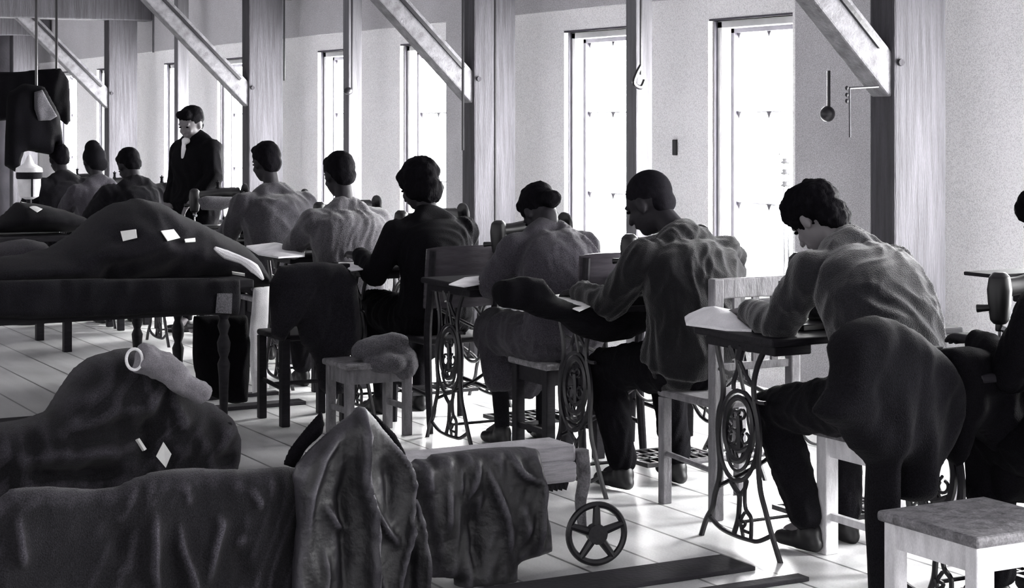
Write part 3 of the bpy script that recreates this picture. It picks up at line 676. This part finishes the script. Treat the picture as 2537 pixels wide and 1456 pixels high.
# ------------------------------------------------------------------ coats and cloths on chairs
cc = empty('coat_stand', (3.58, 4.25, 0)); tag(cc, 'dark stand almost hidden by the large dark coat, left of the front stool', 'coat stand')
MB().box((-.022, -.022, 0), (.022, .022, .84)).build('upright', 'dark_wood', cc, smooth=False, bevel=.004)
MB().box((-.10, -.015, .80), (.22, .015, .83)).build('crossbar', 'dark_wood', cc, smooth=False, bevel=.004)
MB().box((-.02, -.12, 0), (.02, .12, .03)).build('foot', 'dark_wood', cc, smooth=False, bevel=.004); MB().box((-.10, -.02, 0), (.10, .02, .028)).build('foot', 'dark_wood', cc, smooth=False, bevel=.004)
o = pillow('draped_coat', 'dark_cloth', [(2052, 862), (2062, 830), (2090, 802), (2125, 786), (2165, 780), (2210, 790), (2262, 818), (2310, 860), (2345, 905), (2363, 960), (2366, 1020), (2340, 1090), (2310, 1150), (2295, 1235), (2262, 1245), (2225, 1235), (2222, 1160), (2205, 1140), (2205, 1250), (2212, 1400), (2215, 1500), (2158, 1500), (2152, 1380), (2146, 1250), (2150, 1150), (2105, 1110), (2075, 1060), (2040, 1045), (2010, 1020), (2050, 960), (2060, 910)],
    4.20, .10, .05, edge=.09, ridges=[([(2080, 860), (2070, 1000)], .02, .03), ([(2180, 820), (2300, 900), (2340, 1000)], .02, .03), ([(2180, 900), (2180, 1200)], .02, .025), ([(2260, 1000), (2250, 1220)], .02, .03), ([(2130, 900), (2130, 1100)], -.02, .03)], rdg=.016, rf=(9, 3), seed=3)
tag(o, 'large dark coat draped over a chair beside the front stool', 'coat')
cc = chair('wooden chair under a dark draped jacket, between the cutting table and the machines', (3.52, 8.62, 0), 'slat', .36, .36, .79, wood='dark_wood')
o = pillow('draped_jacket', 'charcoal_cloth', [(668, 700), (690, 662), (740, 650), (800, 648), (850, 655), (880, 690), (888, 760), (890, 830), (885, 868), (862, 880), (858, 940), (850, 975), (812, 980), (790, 960), (780, 895), (765, 870), (745, 850), (733, 800), (715, 820), (700, 850), (672, 830), (668, 760)],
    8.40, .08, .03, edge=.08, ridges=[([(720, 770), (760, 700), (820, 665)], .03, .02), ([(720, 770), (725, 850)], .03, .015), ([(760, 740), (780, 860)], .02, .03), ([(850, 700), (860, 860)], .02, .02), ([(690, 700), (690, 820)], -.02, .03)], rdg=.014, rf=(9, 3), seed=5)
tag(o, 'dark jacket draped over a low chair between cutting table and sewing machines', 'jacket')
st_ = stool('low stool carrying a rolled grey cloth, in front of the plywood chair', (3.64, 8.08, 0), .34, .26, hgt=.36, legm='grey_wood', lw=.04)
p_ = MB(); b1 = onY(905, 880, 8.0); b2 = onY(1000, 880, 8.0)
p_.tube([(b1.x-.06, 8.0, .40), (b1.x, 8.02, .41), (b2.x-.05, 8.03, .42), (b2.x+.02, 8.03, .415)], [.02, .055, .07, .055], 16); p_.ell((b2.x-.01, 8.0, .34), (.08, .08, .09)); p_.ell((b1.x+.1, 7.97, .35), (.12, .07, .05))
o = p_.blob('cloth_roll', 'mid_cloth', None, .008, 4, folds(.006, f=20)); tag(o, 'rolled grey cloth lying on the low stool by the plywood chair', 'cloth roll')

# ------------------------------------------------------------------ cloths on machine tables
o = pillow('work_cloth', 'black_cloth', [(1238, 720), (1250, 695), (1300, 684), (1345, 690), (1380, 735), (1430, 755), (1470, 765), (1530, 740), (1600, 730), (1640, 760), (1640, 800), (1560, 840), (1500, 850), (1440, 835), (1400, 800), (1330, 785), (1300, 770), (1245, 762)], 6.30, .05, .16, edge=.07, ridges=[([(1260, 720), (1400, 770), (1560, 790)], .03, .02), ([(1300, 740), (1440, 800), (1600, 810)], .02, .015)], rdg=.014, rf=(7, 7), seed=7)
tag(o, 'black garment being sewn, spread across the bald man\'s machine table', 'garment')
def sheet(name, label, cat, m, pts, z, th=.012, lift=0., group=None, seed=0):
    """a small cloth or paper lying on a surface: outline in px on plane z, with a soft top"""
    P_ = [onZ(x, y, z) for x, y in pts]; c = sum(P_, V())/len(P_); n = len(P_); vs = []; fs = []
    rings = [(1., 0), (1., th*.6), (.85, th), (.5, th+lift*.6), (0.001, th+lift)]
    for k, (s, h_) in enumerate(rings):
        for p in P_:
            q = c+(p-c)*s; vs.append(V((q.x, q.y, z+h_+(noise.noise(q*14+V((seed, 0, 0)))*(lift*.5) if k > 1 else 0))))
    for k in range(len(rings)-1):
        for i in range(n): fs.append((k*n+i, k*n+(i+1) % n, (k+1)*n+(i+1) % n, (k+1)*n+i))
    fs.append(tuple(range(n))[::-1])
    o = MB().add(vs, fs).build(name, m); return tag(o, label, cat, group)
T = .763
sheet('white_cloth', 'crumpled white cloth on the front corner of the nearest machine table', 'cloth', 'white_cloth', [(1696, 790), (1720, 783), (1780, 795), (1850, 798), (1862, 822), (1800, 820), (1745, 812), (1700, 806)], T, .015, .055)
sheet('paper_pattern', 'white paper lying on the black garment by the bald man', 'paper', 'paper', [(1362, 733), (1400, 728), (1450, 745), (1463, 760), (1435, 772), (1395, 757)], T, .004, .004)
sheet('white_cloth', 'bright white cloth on the bald man\'s table beside his machine', 'cloth', 'white_cloth', [(1490, 735), (1500, 712), (1540, 700), (1562, 722), (1550, 745), (1520, 742)], T, .03, .05, seed=2)
sheet('white_cloth', 'white cloth beside the plywood chair of the woman with the bob', 'cloth', 'white_cloth', [(1112, 706), (1150, 690), (1200, 684), (1196, 704), (1150, 712)], T, .008, .008, seed=3)
sheet('white_cloth', 'small white cloth left of the woman with the bob', 'cloth', 'white_cloth', [(838, 652), (905, 652), (905, 668), (870, 672)], T, .008, .008, seed=4)
sheet('white_cloth', 'long white cloth on the table left of the crew-cut sewer', 'cloth', 'white_cloth', [(610, 612), (680, 604), (755, 622), (755, 636), (690, 640), (640, 632)], T, .015, .03, seed=5)
o = pillow('grey_bundle', 'mid_cloth', [(490, 492), (510, 485), (575, 487), (582, 510), (545, 522), (500, 520)], 11.85, .06, .08, edge=.06, seed=4); tag(o, 'grey folded bundle on the machine table beside the standing woman', 'bundle')

# right-edge dark cloth
o = pillow('black_garment', 'black_cloth', [(2338, 880), (2360, 862), (2400, 856), (2450, 868), (2500, 880), (2560, 860), (2600, 900), (2600, 1150), (2560, 1250), (2480, 1240), (2470, 1130), (2440, 1080), (2410, 1060), (2390, 1130), (2370, 1160), (2355, 1100), (2345, 1000), (2350, 930)], 4.16, .05, .12, edge=.07, ridges=[([(2380, 900), (2400, 1050)], .02, .03), ([(2460, 900), (2480, 1100)], .02, .03)], rdg=.015, seed=8)
tag(o, 'black garment hanging off the machine table at the right edge', 'garment')

# ------------------------------------------------------------------ cutting table and its pile
tb = empty('cutting_table', (0, 0, 0)); tag(tb, 'long dark cutting table with turned legs piled with garments', 'table')
MB().box((.4, 8.14, .72), (3.08, 9.7, .76)).build('tabletop', 'dark_wood', tb, smooth=False, bevel=.006)
MB().box((.5, 8.20, .60), (3.02, 8.22, .72)).build('apron', 'dark_wood', tb, smooth=False)
MB().box((2.99, 8.2, .60), (3.01, 9.6, .72)).build('apron', 'dark_wood', tb, smooth=False)
prof = [(.03, 0), (.035, .03), (.022, .06), (.018, .1), (.024, .3), (.030, .36), (.018, .39), (.028, .42), (.032, .46), (.018, .50), (.030, .54), (.020, .57), (.034, .60), (.034, .72)]
for x, y in ((2.97, 8.25), (2.97, 8.92), (2.97, 9.6), (.6, 8.25), (.6, 9.6)):
    o = MB().lathe(prof, n=14).build('leg', 'dark_wood', tb); o.location = (x, y, 0)
o = pillow('hanging_cloth', 'dark_cloth', [(-40, 694), (200, 690), (450, 688), (595, 690), (598, 740), (592, 782), (500, 780), (400, 778), (300, 786), (150, 788), (-40, 790)], 8.10, .02, .02, edge=.03, nz=.012, step=.02, rdg=.012, seed=9)
hc = tag(o, 'dark cloth hanging over the front edge of the cutting table', 'cloth')
o = pillow('garment_heap', 'charcoal_cloth', [(-60, 660), (-20, 640), (60, 628), (130, 612), (190, 575), (240, 530), (285, 503), (340, 490), (400, 503), (440, 528), (480, 545), (540, 575), (590, 600), (630, 640), (650, 680), (655, 712), (-60, 712)],
    8.75, .42, .45, edge=.30, ridges=[([(160, 640), (230, 610), (300, 590), (420, 590)], .05, .04), ([(340, 500), (350, 590)], .04, .03), ([(430, 530), (470, 590), (600, 640)], .03, .03), ([(240, 560), (200, 640)], .03, .04), ([(100, 655), (300, 640)], -.03, .03)], nz=.02, step=.02, rdg=.05, rf=(5, 8), seed=10)
gh = tag(o, 'large heap of dark wool garments on the cutting table', 'garment heap')
o = pillow('cloth_bolt', 'grey_cloth', [(-60, 610), (0, 600), (60, 590), (110, 600), (150, 640), (160, 690), (-60, 700)], 9.25, .25, .2, edge=.2, nz=.015, step=.02, seed=12); tag(o, 'grey cloth bundle at the left end of the cutting table', 'cloth bundle')
from mathutils.bvhtree import BVHTree
def stick(name, label, cat, m, pts, host, th=.004, group=None):
    bv = BVHTree.FromPolygons([v.co for v in host.data.vertices], [tuple(p.vertices) for p in host.data.polygons]); P_ = []
    for x, y in pts:
        d = ray(x, y).normalized(); h_ = bv.ray_cast(O, d)[0]
        P_.append(h_ if h_ is not None else None)
    good = [p for p in P_ if p is not None]; yy = sum(p.y for p in good)/len(good) if good else 8.2
    P_ = [p if p is not None else onY(q_[0], q_[1], yy) for p, q_ in zip(P_, pts)]
    c = sum(P_, V())/len(P_); nn = (P_[1]-P_[0]).cross(P_[2]-P_[0]).normalized(); nn = nn if nn.y < 0 else -nn
    P_ = [p-nn*((p-c).dot(nn))*.3+nn*.016 for p in P_]; n = len(P_); vs = P_+[p-nn*th for p in P_]
    fs = [tuple(range(n)), tuple(range(n, 2*n))[::-1]]+[(i, i+n, (i+1) % n+n, (i+1) % n) for i in range(n)]
    o = MB().add(vs, fs).build(name, m, smooth=False); return tag(o, label, cat, group)
def on_y_sheet(name, label, cat, m, pts, Y, th=.006, group=None):
    P_ = [onY(x, y, Y) for x, y in pts]; n = len(P_); vs = P_+[p+V((0, th, 0)) for p in P_]
    fs = [tuple(range(n)), tuple(range(n, 2*n))[::-1]]+[(i, i+n, (i+1) % n+n, (i+1) % n) for i in range(n)]
    o = MB().add(vs, fs).build(name, m, smooth=False); return tag(o, label, cat, group)
G = 'white paper labels pinned to the garments'
stick('paper_label', 'white square label on the left slope of the garment heap', 'label', 'paper', [(302, 576), (340, 571), (343, 592), (308, 600)], gh, group=G)
stick('paper_label', 'white square label on the right slope of the garment heap', 'label', 'paper', [(394, 577), (425, 573), (441, 594), (412, 600)], gh, group=G)
stick('paper_label', 'thin white label right of the two square ones', 'label', 'paper', [(454, 598), (480, 595), (481, 604), (456, 606)], gh, group=G)
stick('paper_label', 'thin white label near the right end of the cutting table', 'label', 'paper', [(574, 666), (606, 671), (606, 677), (575, 672)], gh, group=G)
stick('paper_label', 'grey square label hanging at the right end of the cutting table', 'label', 'mid_cloth', [(535, 726), (572, 726), (570, 776), (530, 774)], hc, group=G)
o = MB().tube([onY(532, 614, 8.3), onY(560, 630, 8.3), (onY(600, 645, 8.25)), onY(630, 665, 8.2), onY(652, 692, 8.2)], [.008, .022, .018, .024, .006], 8).build('white_hem', 'white_cloth'); tag(o, 'curved white lining edge at the right end of the garment heap', 'lining')
# dark cloth hanging at the table end, pale curtain behind
o = pillow('black_drape', 'black_cloth', [(480, 782), (610, 780), (618, 850), (616, 940), (612, 996), (588, 1000), (575, 1000), (520, 980), (490, 960), (476, 880)], 8.75, .06, .06, edge=.06, rdg=.015, seed=13, ridges=[([(540, 800), (545, 960)], .03, .02)]); tag(o, 'black cloth hanging between the turned table legs', 'cloth')
o = pillow('pale_sheet', 'white_cloth', [(628, 712), (668, 708), (664, 800), (660, 900), (668, 962), (625, 975), (615, 850)], 9.3, .02, .02, edge=.03, seed=14, nz=.01); tag(o, 'white sheet hanging behind the right end of the cutting table', 'sheet')

# ------------------------------------------------------------------ second low bench with heap (middle left)
lb = empty('low_bench', (0, 0, 0)); tag(lb, 'low dark bench at the left holding a dark garment heap', 'bench')
MB().box((.3, 7.0, .24), (2.56, 7.55, .30)).build('bench_top', 'dark_wood', lb, smooth=False, bevel=.01)
MB().box((.35, 7.02, .14), (2.52, 7.05, .24)).build('rail', 'dark_wood', lb, smooth=False)
for x in (.45, 1.6, 2.48):
    for y in (7.06, 7.48): MB().box((x-.03, y-.03, 0), (x+.03, y+.03, .24)).build('leg', 'dark_wood', lb, smooth=False)
o = pillow('dark_garments', 'coat_wool', [(-60, 1060), (60, 1042), (125, 1022), (160, 965), (195, 915), (235, 885), (300, 866), (345, 860), (400, 880), (440, 920), (480, 985), (530, 1000), (575, 1035), (592, 1080), (590, 1140), (580, 1200), (480, 1215), (380, 1212), (200, 1235), (-60, 1245)],
    7.1, .14, .30, edge=.16, ridges=[([(330, 920), (350, 1000), (370, 1100)], .03, .02), ([(400, 960), (430, 1060)], .035, .02), ([(380, 1000), (395, 1100)], .03, .015), ([(0, 1120), (200, 1100), (340, 1085)], .05, .03), ([(0, 1160), (300, 1160)], -.07, .04), ([(190, 1100), (300, 1000)], -.025, .025), ([(500, 1050), (560, 1060)], .03, .03), ([(480, 1120), (580, 1120)], -.04, .03)], nz=.014, step=.018, rdg=.04, rf=(7, 5), seed=15)
dg_ = tag(o, 'slumped dark garments on the low bench at the left', 'garments')
s_ = MB(); pts = [onY(345, 885, 6.9), onY(400, 905, 6.9), onY(455, 945, 6.9), onY(512, 985, 6.9)]
s_.tube(pts, [.055, .062, .05, .034], 18, smooth=6)
o = s_.blob('rolled_sleeve', 'pale_cloth', None, .007, 3, folds(.014, (1, 1, 1), 16, 3)); tag(o, 'crumpled pale rolled sleeve lying across the dark garments', 'sleeve')
MB().tube([onY(333+20*math.cos(t), 890+26*math.sin(t), 6.86) for t in [k*math.pi/6 for k in range(12)]], .006, 6, closed=True).build('cuff_edge', 'white_cloth', o)
stick('paper_label', 'white diamond-shaped label between the bench garments and the front coats', 'label', 'paper', [(404, 1092), (424, 1122), (410, 1156), (386, 1128)], dg_, group=G)
o = stick('chalk', 'x', 'stick', 'paper', [(333, 1090), (338, 1087), (356, 1114), (350, 1118)], dg_, .012); tag(o, 'short white stick beside the diamond-shaped label', 'stick')

# ------------------------------------------------------------------ low trolley with hanging coats
tr = empty('garment_trolley', (0, 0, 0)); tag(tr, 'low wooden trolley on an iron wheel, coats hung over it', 'trolley')
MB().box((2.35, 5.42, .34), (3.22, 5.60, .40)).build('platform', 'pale_wood', tr, smooth=False, bevel=.012)
MB().box((.9, 5.38, .28), (3.20, 5.43, .35)).build('side_rail', 'pale_wood', tr, smooth=False, bevel=.012)
fr = MB()
for i in range(126): fr.add([V((.9+i*.018, 5.385, .28)), V((.918+i*.018, 5.385, .28)), V((.909+i*.018, 5.385, .255)), V((.9+i*.018, 5.41, .28)), V((.918+i*.018, 5.41, .28)), V((.909+i*.018, 5.41, .255))], [(0, 2, 1), (3, 4, 5), (0, 1, 4, 3), (1, 2, 5, 4), (2, 0, 3, 5)])
fr.build('toothed_edge', 'dark_wood', tr, smooth=False)
for y in (5.42, 5.58):
    if y < 5.5: MB().tube([(3.24, y, .38), (3.25, y, .28), (3.235, y, .2), (3.245, y, .10)], [.035, .032, .028, .02], 10, flat=.6).build('leg', 'dark_wood' if y > 5.5 else 'seat_wood', tr)
    MB().box((.92, y-.02, 0), (.96, y+.02, .34)).build('leg', 'pale_wood', tr, smooth=False)
wp = onY(1478, 1333, 5.33)
for y in (5.33,):
    wh = MB(); R_ = .098
    wh.tube([(math.cos(a)*R_, 0, math.sin(a)*R_) for a in [i*math.pi/12 for i in range(24)]], .0115, 8, closed=True, smooth=2)
    for i in range(5):
        a = i*2*math.pi/5+math.radians(-90+36); wh.tube([(math.cos(a)*.02, 0, math.sin(a)*.02), (math.cos(a)*R_, 0, math.sin(a)*R_)], [.016, .012], 8, smooth=1)
    wh.lathe([(.034, -.02), (.034, .02)], (0, 0, 0), 'y', 14)
    o = wh.build('wheel', 'iron', tr); o.location = (wp.x, y, .11); o.rotation_euler = (0, 0, -.25)
MB().tube([(wp.x, 5.33, .11), (wp.x, 5.42, .11)], .012, 8, smooth=1).build('axle', 'iron', tr)

Y1 = 5.32
o = pillow('wool_coat', 'coat_wool', [(10, 1225), (25, 1210), (60, 1206), (120, 1204), (180, 1208), (240, 1211), (290, 1205), (330, 1185), (380, 1168), (430, 1160), (480, 1158), (560, 1162), (640, 1160), (700, 1155), (745, 1160), (760, 1250), (765, 1350), (770, 1520), (-60, 1520), (-60, 1300), (-20, 1240)],
    Y1, .05, .05, edge=.05, ridges=[([(375, 1245), (362, 1300), (362, 1400), (385, 1500)], .05, .016), ([(428, 1270), (430, 1340), (460, 1430), (480, 1500)], .05, .014), ([(520, 1250), (530, 1290), (512, 1350), (505, 1440)], .045, .02), ([(30, 1255), (40, 1350), (50, 1400)], .04, .015), ([(440, 1180), (455, 1250)], .02, .012), ([(590, 1190), (622, 1230), (628, 1260)], .03, .014), ([(580, 1330), (590, 1450)], -.04, .035), ([(280, 1270), (285, 1400)], -.03, .03), ([(735, 1240), (738, 1330)], .03, .014)], nz=.006, rdg=.018, rf=(8, 1.2), seed=20, step=.011)
tag(o, 'wide dark wool coat hung over the trolley at the lower left', 'coat')
o = pillow('leather_coat', 'leather', [(728, 1180), (738, 1150), (765, 1118), (808, 1078), (850, 1042), (876, 1024), (886, 1006), (904, 1008), (922, 1028), (945, 1058), (972, 1092), (1000, 1128), (1012, 1150), (1022, 1190), (1018, 1240), (1012, 1290), (1022, 1240), (1034, 1235), (1047, 1300), (1058, 1380), (1066, 1520), (725, 1520), (728, 1400), (738, 1300), (735, 1240)],
    Y1-.10, .03, .05, edge=.03, ridges=[([(892, 1004), (884, 1060), (880, 1120), (884, 1190), (898, 1250), (904, 1310), (900, 1390), (908, 1540)], .10, .013), ([(898, 1200), (915, 1262), (945, 1310), (985, 1350)], .045, .010), ([(908, 1015), (960, 1075), (1010, 1150), (1020, 1210), (1006, 1290), (985, 1400), (962, 1540)], .07, .010),
    ([(732, 1250), (728, 1400), (738, 1540)], .045, .010), ([(790, 1235), (822, 1290), (860, 1318)], .04, .009), ([(1024, 1230), (1046, 1330), (1056, 1540)], .045, .007), ([(1018, 1330), (1016, 1540)], -.06, .010), ([(900, 1360), (925, 1440), (950, 1540)], .05, .009), ([(845, 1060), (790, 1130), (760, 1220), (752, 1330)], .03, .014), ([(860, 1120), (840, 1230), (850, 1380), (840, 1500)], -.045, .022), ([(940, 1120), (958, 1200), (950, 1290)], -.03, .020), ([(790, 1340), (800, 1420), (785, 1540)], .03, .012)], nz=.004, rdg=.007, rf=(11, 2.2), seed=22, step=.009)
tag(o, 'stiff leather coat standing up to a point over the trolley', 'coat')
lc = o
for nm, pts in (('collar_flap', [(702, 1150), (720, 1110), (760, 1060), (797, 1018), (804, 1050), (798, 1075), (760, 1110), (730, 1160)]), ('collar_flap', [(918, 1022), (935, 1030), (980, 1075), (1004, 1120), (1006, 1148), (985, 1130), (950, 1080)])):
    f = pillow(nm, 'black_cloth', pts, Y1-.04, .015, .03, edge=.02, step=.008); f.parent = lc
o = pillow('oilskin_coat', 'leather', [(1020, 1150), (1030, 1135), (1060, 1138), (1072, 1124), (1120, 1118), (1180, 1110), (1240, 1106), (1300, 1106), (1330, 1112), (1338, 1150), (1348, 1220), (1358, 1300), (1364, 1366), (1300, 1385), (1275, 1396), (1278, 1460), (1280, 1520), (1130, 1520), (1128, 1432), (1064, 1430), (1060, 1380), (1045, 1290), (1030, 1220)],
    Y1+.01, .05, .05, edge=.04, ridges=[([(1172, 1118), (1155, 1180), (1135, 1250)], .035, .012), ([(1176, 1125), (1200, 1190), (1230, 1270), (1255, 1400)], .045, .014), ([(1240, 1115), (1270, 1165), (1320, 1190)], .04, .012), ([(1318, 1130), (1322, 1200), (1318, 1300), (1314, 1370)], .05, .010), ([(1040, 1150), (1048, 1220)], .03, .010), ([(1090, 1180), (1095, 1330)], .03, .014), ([(1125, 1130), (1122, 1230)], .025, .012), ([(1340, 1180), (1345, 1340)], -.04, .010), ([(1160, 1230), (1165, 1420)], -.05, .02), ([(1270, 1220), (1290, 1340)], .025, .02)], nz=.005, rdg=.014, rf=(12, 1.8), seed=25, step=.010)
tag(o, 'creased oilskin coat hung over the trolley near its iron wheel', 'coat')

# ------------------------------------------------------------------ floor strips, far left clutter
def plank(label, a, b, Y0, Y1_, m='mat_dark', h_=.02):  # low flat box on the floor, dark unless a material is given
    o = MB().box((a, Y0, 0), (b, Y1_, h_)).build('floor_strip', m, smooth=False, bevel=.003); return tag(o, label, 'plank', 'loose planks on the floor')
plank('wide dark strip on the floor in front of the trolley wheel', 2.3, 3.68, 5.02, 5.22, h_=.015)
plank('narrow dark strip at the bottom edge near the wheel', 3.35, 3.75, 4.82, 4.88, h_=.015)
plank('dark strip on the floor between cutting table and machines', 3.1, 3.72, 9.06, 9.16)
plank('thin dark strip on the floor just behind the first', 3.2, 3.72, 9.45, 9.50)
plank('pale bar on the floor under the cutting table at the left', .3, 2.75, 13.2, 13.3, 'white_wood', .06)
# hanging dark things at far left
rl = empty('hanging_cloth', (0, 0, 0)); Yh = 15.9
o = pillow('hanging_cloth', 'black_cloth', [(-80, 176), (40, 178), (100, 172), (150, 168), (172, 200), (174, 300), (166, 312), (140, 290), (100, 290), (0, 300), (-80, 300)], Yh, .03, .03, edge=.04, seed=30, nz=.03, step=.03); o.parent = None
bpy.data.objects.remove(rl); tag(o, 'black cloth hung high at the far left like a banner', 'cloth')
cord('hanging_rod', 'thin rod the far-left cloth hangs from', 'rod', 2.94, (onY(140, 175, Yh).x, Yh, onY(140, 175, Yh).z), .012, grp=None)
o = pillow('hung_overcoat', 'black_cloth', [(18, 230), (60, 205), (110, 215), (135, 260), (150, 290), (156, 360), (148, 372), (138, 350), (130, 385), (60, 372), (45, 430), (10, 410), (12, 340)], 15.3, .12, .10, edge=.12, seed=31, nz=.03, step=.025)
tag(o, 'black overcoat hanging in front of the far-left banner cloth', 'overcoat')
sh_ = pillow('pale_patch', 'mid_cloth', [(85, 228), (105, 222), (120, 250), (142, 288), (125, 298), (95, 300), (85, 270)], 15.17, .03, .02, edge=.03, seed=32, nz=.02, step=.015); sh_.parent = o
cord('hanging_rod', 'thin rod holding the far-left overcoat', 'rod', 2.94, (onY(90, 215, 15.3).x, 15.3, onY(90, 215, 15.3).z), .012, grp=None)
# pale bundle with strap, far left
pb = onY(72, 470, 13.6); r = empty('white_bundle', (pb.x, 13.6, 0)); tag(r, 'white bundle with a dark band on a stand at the far left', 'bundle')
z1 = onY(0, 488, 13.6).z
MB().lathe([(.03, z1-.02), (.07, z1), (.085, z1+.08), (.085, z1+.13)], n=16).build('sack', 'white_cloth', r)
MB().lathe([(.09, z1+.13), (.095, z1+.14), (.095, z1+.17), (.09, z1+.18)], n=16).build('band', 'charcoal_cloth', r)
MB().lathe([(.10, z1+.18), (.095, z1+.21), (.04, z1+.24), (.012, z1+.30), (.0, z1+.31)], n=16).build('top', 'white_cloth', r)
MB().box((-.006, -.092, z1), (.006, -.08, z1+.14)).build('strap', 'charcoal_cloth', r, smooth=False)
MB().lathe([(.12, 0), (.12, .02), (.02, .04), (.02, z1), (.06, z1+.01)], n=14).build('stand', 'dark_wood', r)
# dark clutter under far left: a side table with cloth
st2 = empty('side_table', (2.75, 12.2, 0)); tag(st2, 'small dark table heaped with scraps behind the cutting table, far left', 'table')
MB().box((-.6, -.4, .72), (.5, .4, .75)).build('tabletop', 'dark_wood', st2, smooth=False, bevel=.005)
for x in (-.55, .45):
    for y in (-.35, .35): MB().box((x-.025, y-.025, 0), (x+.025, y+.025, .72)).build('leg', 'dark_wood', st2, smooth=False)
o = pillow('scrap_heap', 'dark_cloth', [(-40, 560), (10, 530), (40, 500), (100, 505), (160, 520), (215, 540), (230, 562), (235, 574), (-40, 578)], 12.2, .3, .25, edge=.2, rdg=.03, rf=(6, 6), seed=35, nz=.03, step=.025); tag(o, 'heap of dark scraps on the small table at the far left', 'scrap heap')
sheet('paper_sheet', 'white paper sheet at the far left beyond the cutting table', 'paper', 'paper', [(52, 500), (75, 505), (105, 518), (92, 526)], .93, .004, .003)

# ------------------------------------------------------------------ light
w = bpy.data.worlds.new('daylight'); S.world = w; w.use_nodes = True
w.node_tree.nodes['Background'].inputs[0].default_value = (1, .99, 1.02, 1); w.node_tree.nodes['Background'].inputs[1].default_value = .52
S.view_settings.view_transform = 'Standard'; S.view_settings.look = 'None'; S.view_settings.gamma = 1; S.view_settings.use_curve_mapping = False
S.view_settings.exposure = 1.65
